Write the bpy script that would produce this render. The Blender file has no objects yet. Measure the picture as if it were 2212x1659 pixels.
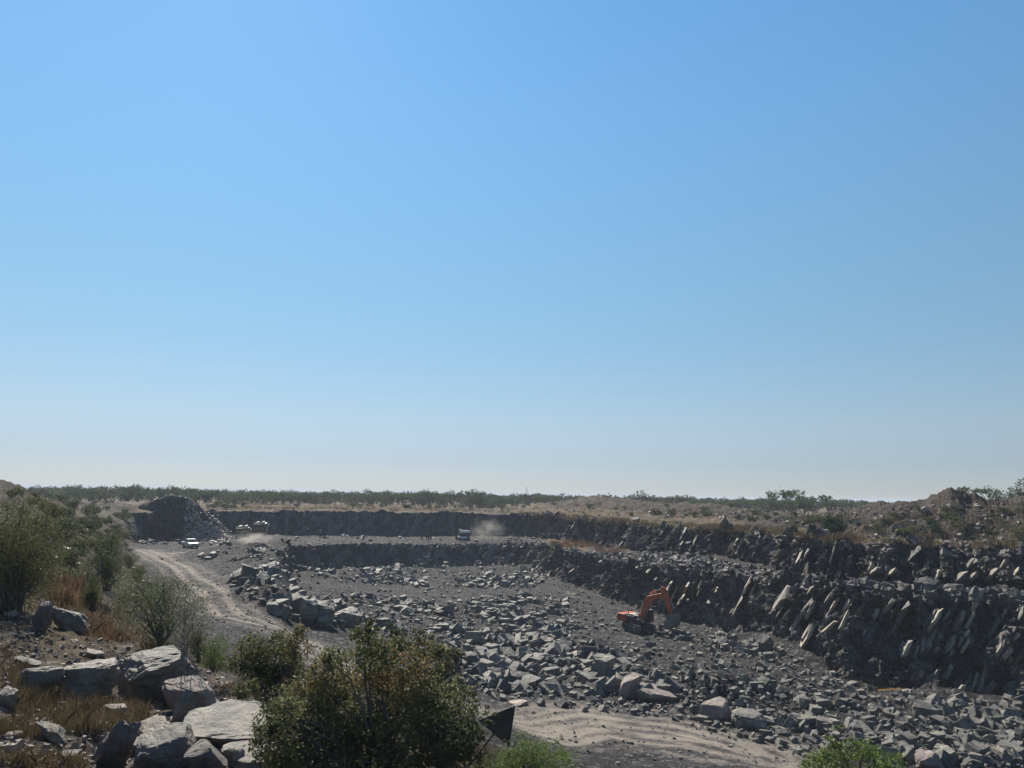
import bpy, bmesh, math, random
import numpy as np
from mathutils import Vector, Matrix

SC = bpy.context.scene
COL = SC.collection
rnd = random.Random(11)
rng = np.random.default_rng(11)

# ------------------------------------------------------------------ camera
FD = 1660.0            # focal length in pixels of a 2212 wide picture
PITCH = math.radians(8.19); ROLL = math.radians(1.0)
CF = np.array([0, math.cos(PITCH), math.sin(PITCH)])
_r0 = np.array([1.0, 0, 0]); _u0 = np.array([0, -math.sin(PITCH), math.cos(PITCH)])
CR = math.cos(ROLL)*_r0 + math.sin(ROLL)*_u0
CU = -math.sin(ROLL)*_r0 + math.cos(ROLL)*_u0
cam_d = bpy.data.cameras.new('camera'); cam = bpy.data.objects.new('camera', cam_d); COL.objects.link(cam)
cam_d.sensor_width = 36.0; cam_d.lens = 36.0*FD/2212.0
cam_d.clip_start = 0.1; cam_d.clip_end = 12000
M = Matrix.Identity(4)
for i in range(3):
    M[i][0] = CR[i]; M[i][1] = CU[i]; M[i][2] = -CF[i]
cam.matrix_world = M
SC.camera = cam

# ------------------------------------------------------------------ light
SUN_AZ, SUN_EL = math.radians(-24), math.radians(43)     # azimuth from +Y, negative = left
w = bpy.data.worlds.new('World'); SC.world = w; w.use_nodes = True
nt = w.node_tree; bg = nt.nodes['Background']
sky = nt.nodes.new('ShaderNodeTexSky'); sky.sky_type = 'NISHITA'; sky.sun_disc = False
sky.sun_elevation = SUN_EL; sky.sun_rotation = SUN_AZ
sky.air_density = 1.0; sky.dust_density = 0.12; sky.ozone_density = 2.5; sky.altitude = 900
# sky tint tuned by elevation, lowered above the frame to cut fill light
_tc = nt.nodes.new('ShaderNodeTexCoord'); _sx = nt.nodes.new('ShaderNodeSeparateXYZ'); nt.links.new(_tc.outputs['Generated'], _sx.inputs[0])
_rp = nt.nodes.new('ShaderNodeValToRGB'); nt.links.new(_sx.outputs[2], _rp.inputs[0])
_st = [(.009, (.56, .60, .78)), (.043, (.615, .63, .765)), (.093, (.83, .80, .80)), (.142, (.91, .93, .875)), (.192, (.94, 1.05, .965)),
       (.288, (1.04, 1.26, 1.15)), (.378, (1.12, 1.43, 1.34)), (.461, (1.16, 1.56, 1.515)), (.58, (1.15, 1.66, 1.69)), (.72, (.85, 1.0, 1.05))]
_el = _rp.color_ramp.elements
while len(_el) < len(_st): _el.new(.5)
for _i, (_p, _c) in enumerate(_st): _el[_i].position = _p; _el[_i].color = tuple(v/2 for v in _c)+(1,)
_mx = nt.nodes.new('ShaderNodeMix'); _mx.data_type = 'RGBA'; _mx.blend_type = 'MULTIPLY'; _mx.inputs[0].default_value = 1
nt.links.new(sky.outputs[0], _mx.inputs[6]); nt.links.new(_rp.outputs[0], _mx.inputs[7])
nt.links.new(_mx.outputs[2], bg.inputs[0]); bg.inputs[1].default_value = 0.062*2
sl = bpy.data.lights.new('sun', 'SUN'); sl.energy = 5.0; sl.angle = math.radians(0.53); sl.color = (1, .94, .82)
so = bpy.data.objects.new('sun', sl); COL.objects.link(so)
sd = Vector((math.sin(SUN_AZ)*math.cos(SUN_EL), math.cos(SUN_AZ)*math.cos(SUN_EL), math.sin(SUN_EL)))
so.rotation_euler = sd.to_track_quat('Z', 'Y').to_euler(); so.location = (-20, 40, 60)
SC.view_settings.view_transform = 'Standard'; SC.view_settings.look = 'None'
SC.view_settings.exposure = 0.69; SC.view_settings.gamma = 1.0
SC.render.engine = 'CYCLES'
SC.cycles.max_bounces = 5; SC.cycles.volume_bounces = 0
SC.cycles.transparent_max_bounces = 8

# ------------------------------------------------------------------ projection
def ray(px, py):
    v = CF*FD + (px-1106)*CR - (py-829.5)*CU
    return v/np.linalg.norm(v)
def proj(P):
    d = P @ CF
    return 1106 + FD*(P @ CR)/d, 829.5 - FD*(P @ CU)/d, d

# ------------------------------------------------------------------ noise
def h3(ix, iy, iz, s=0):
    a = (ix.astype(np.int64)*374761393 + iy.astype(np.int64)*668265263 + iz.astype(np.int64)*2147483647 + s*1274126177) & 0xffffffff
    a = ((a ^ (a >> 13))*1274126177) & 0xffffffff
    a = ((a ^ (a >> 16))*2246822519) & 0xffffffff
    return ((a ^ (a >> 15)) & 0xffffff)/float(0x1000000)
def vn(P, f=1.0, s=0):
    Q = P*f; I = np.floor(Q).astype(np.int64); t = Q-I; t = t*t*(3-2*t)
    x, y, z = I[..., 0], I[..., 1], I[..., 2]; r = 0
    for dx in (0, 1):
        for dy in (0, 1):
            for dz in (0, 1):
                wt = (t[..., 0] if dx else 1-t[..., 0])*(t[..., 1] if dy else 1-t[..., 1])*(t[..., 2] if dz else 1-t[..., 2])
                r = r + wt*h3(x+dx, y+dy, z+dz, s)
    return r*2-1
def fbm(P, f=1.0, o=4, s=0, g=.5):
    r = 0; a = 1.0; n = 0
    for k in range(o):
        r = r + a*vn(P, f, s+k*7); n += a; a *= g; f *= 2.03
    return r/n

# ------------------------------------------------------------------ mesh + tag helpers
def mesh_np(name, V, F, mat=None, parent=None, smooth=False, attrs=None, link=True):
    """V (n,3); F (m,k) array or a list of such arrays."""
    if not isinstance(F, list): F = [F]
    me = bpy.data.meshes.new(name)
    V = np.ascontiguousarray(V, dtype=np.float32)
    me.vertices.add(len(V)); me.vertices.foreach_set('co', V.ravel())
    nl = sum(f.size for f in F); nf = sum(len(f) for f in F)
    me.loops.add(nl); me.polygons.add(nf)
    me.loops.foreach_set('vertex_index', np.concatenate([f.ravel() for f in F]).astype(np.int32))
    tot = np.concatenate([np.full(len(f), f.shape[1]) for f in F]).astype(np.int32)
    st = np.concatenate([[0], np.cumsum(tot)[:-1]]).astype(np.int32)
    me.polygons.foreach_set('loop_start', st); me.polygons.foreach_set('loop_total', tot)
    me.polygons.foreach_set('use_smooth', np.full(nf, smooth, dtype=bool))
    for k, a in (attrs or {}).items():
        if a.ndim == 1:
            at_ = me.attributes.new(k, 'FLOAT', 'POINT'); at_.data.foreach_set('value', a.astype(np.float32))
        else:
            at_ = me.attributes.new(k, 'FLOAT_COLOR', 'POINT'); at_.data.foreach_set('color', a.astype(np.float32).ravel())
    me.update(calc_edges=True); me.validate()
    if mat: me.materials.append(mat)
    ob = bpy.data.objects.new(name, me)
    if link: COL.objects.link(ob)
    if parent: ob.parent = parent
    return ob
def tag(o, label=None, cat=None, group=None, kind=None):
    if label: o['label'] = label
    if cat: o['category'] = cat
    if group: o['group'] = group
    if kind: o['kind'] = kind
    return o
def empty(name, loc, rz=0, **k):
    o = bpy.data.objects.new(name, None); COL.objects.link(o); o.location = loc; o.rotation_euler = (0, 0, rz)
    o.empty_display_size = .3
    return tag(o, **k)
class MB:
    """collects shapes for one mesh"""
    def __init__(s): s.b = bmesh.new()
    def box(s, c, d, rot=None, bev=0):
        r = bmesh.ops.create_cube(s.b, size=1.0); vs = r['verts']
        for v in vs: v.co = Vector((v.co.x*d[0], v.co.y*d[1], v.co.z*d[2]))
        if bev:
            es = list({e for v in vs for e in v.link_edges})
            rr = bmesh.ops.bevel(s.b, geom=es, offset=bev, segments=1, affect='EDGES'); vs = list({v for f in rr['faces'] for v in f.verts}|{v for v in vs if v.is_valid})
        if rot:
            for v in vs: v.co = rot @ v.co
        for v in vs: v.co += Vector(c)
        return s
    def prism(s, pts, y0, y1, bev=0):
        """polygon in xz extruded y0..y1"""
        a = [s.b.verts.new((p[0], y0, p[1])) for p in pts]; b = [s.b.verts.new((p[0], y1, p[1])) for p in pts]
        n = len(pts); fs = [s.b.faces.new(a), s.b.faces.new(b[::-1])]
        for i in range(n): fs.append(s.b.faces.new((a[i], b[i], b[(i+1) % n], a[(i+1) % n])))
        bmesh.ops.recalc_face_normals(s.b, faces=fs)
        if bev: bmesh.ops.bevel(s.b, geom=list({e for f in fs for e in f.edges}), offset=bev, segments=1, affect='EDGES')
        return s
    def tube(s, p, q, r0, r1=None, n=8):
        p = Vector(p); q = Vector(q); r1 = r0 if r1 is None else r1
        d = q-p
        if d.length < 1e-6: return s
        m = Matrix.Translation((p+q)/2) @ d.to_track_quat('Z', 'Y').to_matrix().to_4x4()
        bmesh.ops.create_cone(s.b, cap_ends=True, segments=n, radius1=r0, radius2=r1, depth=d.length, matrix=m)
        return s
    def build(s, name, mat, parent=None, smooth=False):
        me = bpy.data.meshes.new(name); s.b.to_mesh(me); s.b.free(); me.materials.append(mat)
        if smooth:
            for p in me.polygons: p.use_smooth = True
        o = bpy.data.objects.new(name, me); COL.objects.link(o)
        if parent: o.parent = parent
        return o

# ------------------------------------------------------------------ materials
def newmat(name):
    m = bpy.data.materials.new(name); m.use_nodes = True
    t = m.node_tree; b = t.nodes['Principled BSDF']; b.inputs['Roughness'].default_value = .9
    b.inputs['Specular IOR Level'].default_value = .2
    return m, t, b
class N:
    def __init__(s, t): s.t = t
    def __call__(s, typ, **k):
        n = s.t.nodes.new('ShaderNode'+typ)
        for a, v in k.items():
            if a.startswith('i_'):
                key = a[2:]; key = int(key) if key.isdigit() else key.replace('_', ' ')
                if isinstance(v, bpy.types.NodeSocket): s.t.links.new(v, n.inputs[key])
                else: n.inputs[key].default_value = v
            else: setattr(n, a, v)
        return n
    def pos(s): return s('NewGeometry').outputs['Position']
    def noise(s, scale, detail=5, rough=.6, vec=None, dist=0):
        n = s('TexNoise', i_Scale=scale, i_Detail=detail, i_Roughness=rough, i_Distortion=dist)
        s.t.links.new(vec or s.pos(), n.inputs['Vector']); return n.outputs['Fac']
    def vor(s, scale, feature='F1', vec=None, out='Distance', rand=1):
        n = s('TexVoronoi', feature=feature, i_Scale=scale, i_Randomness=rand)
        s.t.links.new(vec or s.pos(), n.inputs['Vector']); return n.outputs[out]
    def ramp(s, fac, stops):
        n = s('ValToRGB'); s.t.links.new(fac, n.inputs[0]); e = n.color_ramp.elements
        while len(e) < len(stops): e.new(.5)
        for i, (p, c) in enumerate(stops):
            e[i].position = p; e[i].color = (c if isinstance(c, tuple) else (c, c, c))+(1,)
        return n.outputs[0]
    def mix(s, f, a, b, mode='MIX'):
        n = s('Mix', data_type='RGBA', blend_type=mode)
        for i, v in ((0, f), (6, a), (7, b)):
            if isinstance(v, bpy.types.NodeSocket): s.t.links.new(v, n.inputs[i])
            elif isinstance(v, tuple): n.inputs[i].default_value = v+(1,)
            else: n.inputs[i].default_value = v
        return n.outputs[2]
    def math(s, op, a, b=0.0, c=0.0):
        n = s('Math', operation=op)
        for i, v in enumerate((a, b, c)):
            if isinstance(v, bpy.types.NodeSocket): s.t.links.new(v, n.inputs[i])
            else: n.inputs[i].default_value = v
        return n.outputs[0]
    def step(s, v, lo, hi):
        n = s('MapRange', interpolation_type='SMOOTHSTEP')
        for i, q in enumerate((v, lo, hi)):
            if isinstance(q, bpy.types.NodeSocket): s.t.links.new(q, n.inputs[i])
            else: n.inputs[i].default_value = q
        return n.outputs[0]
    def bump(s, h, strength, dist, base=None):
        n = s('Bump', i_Strength=strength, i_Distance=dist); s.t.links.new(h, n.inputs['Height'])
        if base: s.t.links.new(base, n.inputs['Normal'])
        return n.outputs[0]

def simple(name, col, rough=.6, metal=0, var=.15, scale=6):
    m, t, b = newmat(name); n = N(t)
    f = n.noise(scale, 5, .65, n('TexCoord').outputs['Object'])
    col = tuple(c*.78 for c in col)
    lo = tuple(c*(1-var) for c in col); hi = tuple(min(1, c*(1+var)) for c in col)
    t.links.new(n.ramp(f, [(.3, lo), (.7, hi)]), b.inputs['Base Color'])
    b.inputs['Roughness'].default_value = rough; b.inputs['Metallic'].default_value = metal
    b.inputs['Specular IOR Level'].default_value = .4
    return m

def rock_mat(name, dark, mid, pale, scale=1.0, obj=True, k=1.0):
    m, t, b = newmat(name); n = N(t)
    p = n.pos()
    f1 = n.noise(.9*scale, 6, .65, p); f2 = n.noise(7*scale, 5, .7, p)
    c = n.ramp(f1, [(.3, dark), (.52, mid), (.75, pale)])
    c = n.mix(.55, c, n.ramp(f2, [(.3, .35), (.7, .95)]), 'OVERLAY')
    if obj: rv = n('ObjectInfo').outputs['Random']
    else: rv = n('Attribute', attribute_name='tint').outputs['Fac']
    c = n.mix(1.0, c, n.ramp(rv, [(0, (.42*k, .42*k, .44*k)), (.5, (.66*k, .65*k, .64*k)), (1, (1.05*k, 1.0*k, .92*k))]), 'MULTIPLY')
    t.links.new(c, b.inputs['Base Color']); b.inputs['Roughness'].default_value = .6; b.inputs['Specular IOR Level'].default_value = .42
    hgt = n.math('ADD', n.noise(2.2*scale, 8, .7, p), n.math('MULTIPLY', n.vor(1.6*scale, 'DISTANCE_TO_EDGE', p), -.25))
    b1 = n.bump(hgt, .8, .30/scale)
    t.links.new(n.bump(n.math('ADD', n.noise(14*scale, 6, .75, p), n.noise(45, 4, .7, p)), .7, .05/scale**.5, b1), b.inputs['Normal'])
    return m
M_ROCK = rock_mat('quarry_rock', (.085, .082, .08), (.20, .188, .168), (.38, .355, .295))
M_RUB = rock_mat('rubble_rock', (.08, .077, .075), (.185, .175, .158), (.38, .355, .295), obj=False)
M_ROCKN = rock_mat('weathered_rock', (.14, .125, .115), (.30, .265, .23), (.52, .46, .37), 2.2, k=.95)
M_BENCH = rock_mat('bench_stone', (.07, .065, .065), (.15, .14, .135), (.26, .245, .22), obj=False, k=.9)
M_TAN = rock_mat('tan_stone', (.16, .13, .12), (.28, .235, .21), (.42, .37, .33), 1.5, obj=False, k=1.35)
M_ROCKR = rock_mat('reddish_rock', (.14, .11, .105), (.27, .215, .19), (.45, .37, .31), 1.5, k=1.2)
M_SLAB = rock_mat('pale_bedding_rock', (.22, .21, .18), (.34, .31, .26), (.46, .42, .34), 1.6, obj=False)

# ------------------------------------------------------------------ the lie of the land
# columns: picture column on a 2212 px wide frame; each row node is (y, z) on the sight line or ('r', r, z)
R = lambda r, z: ('r', r, z)
# rows          B            C            D             E             F            G            H            I            J            K
COLS = [
 (-400, [R(9, -4.6),  R(20, -3.6), R(30, -2.6), R(42, -1.6), R(52, -.6), R(60, .3), R(68, 1.2), R(78, 2.0), R(110, -2), R(200, -5)]),
 (0,    [(1700, -4.8), (1335, -4.2), (1230, -3.6), (1150, -2.8), (1100, -1.7), R(76, -.9), R(83, -.1), R(90, .7), R(120, -2.5), R(200, -5)]),
 (75,   [(1700, -4.9), (1350, -4.5), (1255, -4.2), (1180, -3.9), (1125, -3.3), R(96, -2.4), R(104, -1.6), R(112, -1.0), R(140, -3.5), R(240, -5)]),
 (150,  [(1700, -5.0), (1380, -5.0), (1290, -5.0), (1220, -4.8), (1150, -4.3), (1110, -3.6), (1095, -3.3), R(170, -3.2), R(230, -4), R(300, -4.6)]),
 (230,  [(1700, -5.2), (1390, -5.2), (1310, -5.6), (1225, -6.4), (1180, -6.4), (1150, -6.0), (1125, -5.4), (1098, -4.6), R(230, -4.7), R(300, -4.9)]),
 (300,  [(1700, -5.3), (1400, -5.5), (1330, -6.8), (1230, -9.5), (1203, -11), (1190, -11), (1172, -11), R(180, -4.9), R(230, -4.7), R(300, -4.9)]),
 (380,  [(1700, -5.4), (1440, -5.8), (1330, -10.8), (1260, -11), (1205, -11), (1190, -11), (1165, -11), R(198, -4.9), R(238, -5), R(300, -5)]),
 (450,  [(1700, -5.5), (1470, -6.0), (1345, -11.2), (1280, -11.1), (1210, -11), (1190, -11), (1160, -11), R(204, -5.1), R(242, -5), R(300, -5)]),
 (500,  [(1700, -5.6), (1490, -6.2), (1365, -11.3), (1300, -11.2), (1215, -11), (1190, -11), (1158, -11), R(207, -5.2), R(242, -5), R(300, -5)]),
 (600,  [(1700, -5.8), (1515, -6.4), (1400, -11.8), (1340, -11.8), (1232, -11.6), (1205, -11), R(193, -11), R(206, -5.2), R(245, -5), R(300, -5)]),
 (640,  [(1700, -5.9), (1530, -6.5), (1412, -12.2), (1345, -12.8), R(150, -15.6), R(156, -11), R(194, -11), R(206, -5.2), R(245, -5), R(300, -5)]),
 (700,  [(1700, -6.0), (1545, -6.6), (1425, -12.6), (1350, -13.6), R(167, -16), R(171, -11), R(195, -11), R(207, -5.2), R(245, -5), R(300, -5)]),
 (850,  [(1700, -6.2), (1580, -6.8), (1460, -13.6), (1340, -16.2), R(172, -16.3), R(176, -11.2), R(199, -11), R(209, -5.2), R(245, -5), R(300, -5)]),
 (1000, [(1715, -6.7), (1665, -7.2), (1500, -14.6), (1340, -16.6), R(174, -16.3), R(179, -11.4), R(201, -11), R(211, -5.2), R(245, -5), R(300, -5)]),
 (1100, [R(15, -6.7), R(19, -7.1), (1540, -15), (1340, -16.8), R(176, -16.3), R(182, -11.4), R(203, -11), R(212, -5.2), R(245, -5), R(300, -5)]),
 (1180, [R(13, -6.9), R(16.5, -7.5), (1580, -15), (1340, -16.8), (1236, -16.3), R(174, -11.2), R(194, -10.9), R(202, -5.2), R(250, -4), R(300, -5)]),
 (1250, [R(11, -6.9), R(14.5, -7.6), (1610, -15.1), (1350, -16.8), (1262, -16.5), R(152, -10.9), R(174, -10.6), R(181, -5.2), R(230, -3.2), R(290, -5)]),
 (1400, [R(9, -6.5), R(12, -7.6), (1640, -15.2), (1400, -16.9), (1314, -16.7), R(125, -10.4), R(144, -9.9), R(150, -5.5), R(200, -3.2), R(280, -5)]),
 (1600, [R(8, -6.5), R(11, -7.6), (1659, -15.6), (1470, -16.9), (1372, -16.8), R(107, -10), R(122, -8.9), R(126, -5.2), R(170, -2.9), R(280, -5)]),
 (1730, [R(8, -6.5), R(11, -7.6), (1665, -16.2), (1500, -16.9), (1425, -16.8), R(94, -9.3), R(103, -8.8), R(107, -4.95), R(150, -3), R(260, -5)]),
 (1852, [R(8, -6.5), R(11, -7.6), (1670, -16.5), (1540, -16.9), (1475, -16.9), R(86, -8.9), R(94, -8.6), R(98, -4.95), R(124, -3.2), R(200, -4)]),
 (1986, [R(8, -6.5), R(11, -7.6), (1670, -16.7), (1560, -16.9), (1498, -16.9), R(85, -8.8), R(93, -8.4), R(97, -5.1), R(120, -3.4), R(200, -3.6)]),
 (2187, [R(8, -6.5), R(11, -7.6), (1670, -16.8), (1590, -16.9), (1528, -16.9), R(84, -8.65), R(91, -8.25), R(95, -4.7), R(118, -2.8), R(200, -3.6)]),
 (2600, [R(8, -6.5), R(11, -7.6), R(50, -16.8), R(62, -16.9), R(72, -16.9), R(76, -8.6), R(83, -8.2), R(87, -4.7), R(110, -2.8), R(200, -3.6)]),
]
def node(px, nd):
    if nd[0] == 'r':
        d = ray(px, 1080.0); az = math.atan2(d[0], d[1]); return az, nd[1], nd[2]
    d = ray(px, nd[0]); t = nd[1]/d[2]; assert t > 0, (px, nd)
    return math.atan2(d[0], d[1]), t*math.hypot(d[0], d[1]), nd[1]
keys = []
for px, nds in COLS:
    az0 = node(px, R(1, 0))[0]
    col = [(az0, 2.0, -2.3)] + [node(px, n_) for n_ in nds] + [(az0, 900, -6.0), (az0, 5000, -9.0)]
    if 370 < px < 1300: col[7] = (col[8][0], col[8][1]-3.2, col[7][2])     # the back wall stands steep
    a, b = col[8], col[9]; f_ = .22 if px < 1700 else .3      # a level strip behind the top of the upper wall
    col.insert(9, (a[0], a[1]*(1-f_)+b[1]*f_, a[2]+.15 if px > 260 else a[2]*(1-f_)+b[2]*f_))
    keys.append(col)
def side(col, az): return [(az, r, z) for (_, r, z) in col]
keys = [side(keys[0], math.radians(-115)), side(keys[0], math.radians(-60))] + keys + [side(keys[-1], math.radians(60)), side(keys[-1], math.radians(115))]
KEY = np.array(keys)                     # key, row, (az, r, z)
# sample parameter along the keys: dense inside the picture
kx = np.concatenate([[-3000, -1200], [c[0] for c in COLS], [3400, 5200]]).astype(float)
xs = np.concatenate([np.linspace(-3000, -420, 60, endpoint=False), np.linspace(-420, 2630, 1400, endpoint=False), np.linspace(2630, 5200, 60)])
SUB = [22, 90, 50, 90, 150, 64, 44, 56, 24, 60, 30, 16, 6]
def pchip(xk, Y, x):
    """monotone cubic along axis 0"""
    h = np.diff(xk)[:, None]; d = np.diff(Y, axis=0)/h
    m = np.zeros_like(Y); w1 = 2*h[1:]+h[:-1]; w2 = h[1:]+2*h[:-1]
    with np.errstate(divide='ignore', invalid='ignore'):
        mm = (w1+w2)/(w1/d[:-1]+w2/d[1:])
    ok = (d[:-1]*d[1:]) > 0; m[1:-1] = np.where(ok, mm, 0); m[0] = d[0]; m[-1] = d[-1]
    i = np.clip(np.searchsorted(xk, x, side='right')-1, 0, len(xk)-2)
    hh = h[i]; t = ((x-xk[i])[:, None])/hh
    return (2*t**3-3*t**2+1)*Y[i]+(t**3-2*t**2+t)*hh*m[i]+(-2*t**3+3*t**2)*Y[i+1]+(t**3-t**2)*hh*m[i+1]
nk, nr, _ = KEY.shape
S = pchip(kx, KEY.reshape(nk, -1), xs).reshape(len(xs), nr, 3)      # column, row, 3
# rough lips and feet of the walls
cz = np.stack([xs*.01, xs*0, xs*0], -1)
for j, a in ((5, .012), (6, .014), (7, .012), (8, .016)):
    wob = fbm(cz+j*9.1, 1.6, 5, 3+j)
    S[:, j, 1] *= 1+a*wob*(1 if j != 7 else .6)
S[:, 6, 2] += .5*fbm(cz+77, 2.5, 4, 9); S[:, 8, 2] += .45*fbm(cz+55, 5.2, 5, 19)
# the crests of the spoil banks beyond the upper wall
crx = [1100, 1180, 1240, 1285, 1320, 1400, 1500, 1600, 1700, 1745, 1800, 1863, 1963, 2019, 2057, 2075, 2116, 2209, 2300, 2600]
crx_, crr = crx, [255, 240, 232, 226, 214, 200, 184, 170, 158, 148, 138, 126, 121, 120, 119, 119, 119, 119, 118, 115]
crz = [-4.9, -2.6, -1.2, .35, -.9, -1.5, -1.7, -2.3, -3.2, -3.4, -2.3, -.5, -.3, .5, 1.5, .6, .1, .5, .9, .6]
mcr = (xs > 1100) & (xs < 2600)
S[mcr, 10, 1] = np.interp(xs[mcr], crx, crr); S[mcr, 10, 2] = np.convolve(np.pad(np.interp(xs[mcr], crx, crz), 9, mode='edge'), np.hanning(19)/np.hanning(19).sum(), 'valid')+.55*fbm(cz[mcr], 3.1, 5, 41)
mk_ = xs > 1100
S[mk_, 11, 1] = np.maximum(S[mk_, 11, 1], S[mk_, 10, 1]+30); S[mk_, 11, 2] = -4.6
nx = len(xs)
rows = []; rowid = []
for j in range(nr-1):
    n = SUB[j]
    tt = np.arange(n)/n
    if j in (1, 2, 3): tt = tt            # even
    if j >= 9: tt = tt**1.4
    for t in tt:
        rows.append(S[:, j]*(1-t)+S[:, j+1]*t); rowid.append(j+t)
rows.append(S[:, -1]); rowid.append(nr-1)
G = np.stack(rows, 0); rowid = np.array(rowid)                       # row, column, 3
# ease the corners between rows except round the walls (box blur along the row direction)
for it in range(6):
    Gs = G.copy(); Gs[1:-1] = (G[:-2]+2*G[1:-1]+G[2:])/4
    keep = ((rowid > 4.85) & (rowid < 8.2))[:, None, None]
    G = np.where(keep, G, Gs)
AZ, RR, ZZ = G[..., 0], G[..., 1], G[..., 2]
P0 = np.stack([RR*np.sin(AZ), RR*np.cos(AZ), ZZ], -1)
nrw = P0.shape[0]
RID = np.repeat(rowid[:, None], nx, 1)

class Surf:
    """looks up the visible surface point behind a picture position"""
    def __init__(s, P):
        s.P = P.reshape(-1, 3); x, y, d = proj(s.P)
        s.ok = (d > 1) & (x > -200) & (x < 2400) & (y > 950) & (y < 1800)
        s.idx = np.nonzero(s.ok)[0]; s.x = x[s.idx]; s.y = y[s.idx]; s.d = d[s.idx]
        s.bx = (s.x//8).astype(int)+30; s.cell = {}
        key = s.bx*1000+((s.y)//8).astype(int)
        o = np.argsort(key, kind='stable'); s.o = o; ks = key[o]
        u, st = np.unique(ks, return_index=True); en = np.append(st[1:], len(ks))
        s.cell = {int(k): (a, b) for k, a, b in zip(u, st, en)}
    def at(s, px, py, w=4):
        cand = []
        for cx in range(int((px-w)//8)+30, int((px+w)//8)+31):
            for cy in range(int((py-w)//8), int((py+w)//8)+1):
                ab = s.cell.get(cx*1000+cy)
                if ab: cand.append(s.o[ab[0]:ab[1]])
        if cand:
            c = np.concatenate(cand); dx = np.abs(s.x[c]-px); dy = np.abs(s.y[c]-py)
            m = (dx < w) & (dy < w)
            if m.any():
                c = c[m]; d = s.d[c]; dm = d.min(); c = c[d < dm*1.04+.3]
                k = c[np.argmin((s.x[c]-px)**2+(s.y[c]-py)**2)]
                return s.P[s.idx[k]]
        if w < 60: return s.at(px, py, w*2)
        return None
s0 = Surf(P0)

# ---- gentle heaps and ridges of broken rock on the floor (polyline, half width m, height m)
def world_line(pts): return np.array([s0.at(*p) for p in pts])
def dist_line(P, L):
    """distance in plan to a polyline, and the position along it"""
    best = np.full(P.shape[:-1], 1e9); pos = np.zeros(P.shape[:-1]); acc = 0
    side_ = np.zeros(P.shape[:-1])
    for a, b in zip(L[:-1, :2], L[1:, :2]):
        ab = b-a; l = np.linalg.norm(ab)+1e-9
        t = np.clip(((P[..., 0]-a[0])*ab[0]+(P[..., 1]-a[1])*ab[1])/l**2, 0, 1)
        dx = P[..., 0]-(a[0]+t*ab[0]); dy = P[..., 1]-(a[1]+t*ab[1]); d = np.hypot(dx, dy)
        m = d < best; best = np.where(m, d, best); pos = np.where(m, acc+t*l, pos)
        side_ = np.where(m, np.sign(ab[0]*dy-ab[1]*dx), side_); acc += l
    return best, pos, side_
P = P0.copy()
HEAPS = [([(545, 1190), (585, 1215), (555, 1265), (575, 1300), (660, 1335), (760, 1345)], 4.5, 1.7),
         ([(450, 1200), (540, 1185)], 4.0, 1.1),
         ([(590, 1170), (620, 1200)], 3.0, .9),
         ([(760, 1290), (900, 1310), (1010, 1330)], 6, 1.0),
         ([(960, 1430), (1080, 1400), (1200, 1430), (1300, 1440), (1440, 1480)], 5.5, 1.9),
         ([(700, 1250), (900, 1240), (1100, 1235)], 7, 1.0),
         ([(1560, 1520), (1700, 1490), (1800, 1540), (1960, 1600)], 4.5, 1.7),
         ([(1420, 1350), (1560, 1390)], 2.5, .8),
         ([(1650, 1400), (1760, 1440)], 3.5, 1.8),
         ([(2050, 1540), (2212, 1570)], 4.0, 1.6)]
for pts, hw, hh in HEAPS:
    L = world_line(pts); d, q, _s = dist_line(P, L)
    P[..., 2] += np.where(RID < 6.5, hh*np.exp(-(d/hw)**2)*(1+.5*fbm(P, .25, 3, 5)), 0)
# ---- the haul road and its ruts
ROADS = [([(312, 1188), (335, 1198), (385, 1222), (425, 1255), (455, 1290), (505, 1325), (580, 1352), (650, 1385), (720, 1432), (820, 1475), (950, 1515), (1100, 1560), (1300, 1585), (1500, 1615), (1720, 1660)], 3.6, .82),
         ([(545, 1172), (470, 1186), (400, 1196), (335, 1198)], 3.0, .7),
         ([(1090, 1545), (1250, 1552), (1450, 1575), (1600, 1620)], 6.5, .95)]
road = np.zeros(P.shape[:2]); rut = np.zeros(P.shape[:2])
for pts, hw, st in ROADS:
    L = world_line(pts); d, q, sd_ = dist_line(P, L)
    wob = .5*vn(P, .15, 4)
    road = np.maximum(road, st*np.clip(1.25-d/hw+.25*fbm(P, .35, 3, 31), 0, 1))
    for off in (1.0, -1.0, 2.9, -3.1, 4.6):
        dd = d*sd_+wob-off; rut = np.maximum(rut, st*np.exp(-(dd/.42)**2)*(1 if abs(off) < 2 else .65)*np.clip(1.1+fbm(P, .2, 3, 33), 0, 1))
floor_m = np.clip((RID-2.2)/.5, 0, 1)*np.clip((5.05-RID)/.15, 0, 1)
# ---- masks
LZ = (rowid[:, None] < 0)  # placeholder
colx = np.repeat(xs[None], nrw, 0)
veg = np.zeros_like(RID)
veg = np.where(RID > 8.02, 1.0, veg)                       # the plain
veg = np.where(RID < 2.1, 1.0, veg)                        # the near slope
colj = colx+45*fbm(P, .12, 4, 201)
left = np.clip((330-colj)/60, 0, 1)
veg = np.maximum(veg, left*np.where(RID < 8.5, 1, 1)*(1-.0*RID))
left2 = np.clip((400-colj)/90, 0, 1)*np.clip((3.0-RID)/.25, 0, 1); veg = np.maximum(veg, left2)
pitleft = np.clip((colx-282)/12, 0, 1)*((RID > 4.9) & (RID < 8.02)); veg = veg*(1-np.clip(pitleft, 0, 1))
bench = np.exp(-((colx-1225)/60)**2)*((RID > 6.1) & (RID < 7))*.9
bench = np.maximum(bench, np.exp(-((colx-1320)/90)**2)*((RID > 6.5) & (RID < 7))*.5)
veg = np.maximum(veg, bench)
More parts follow.
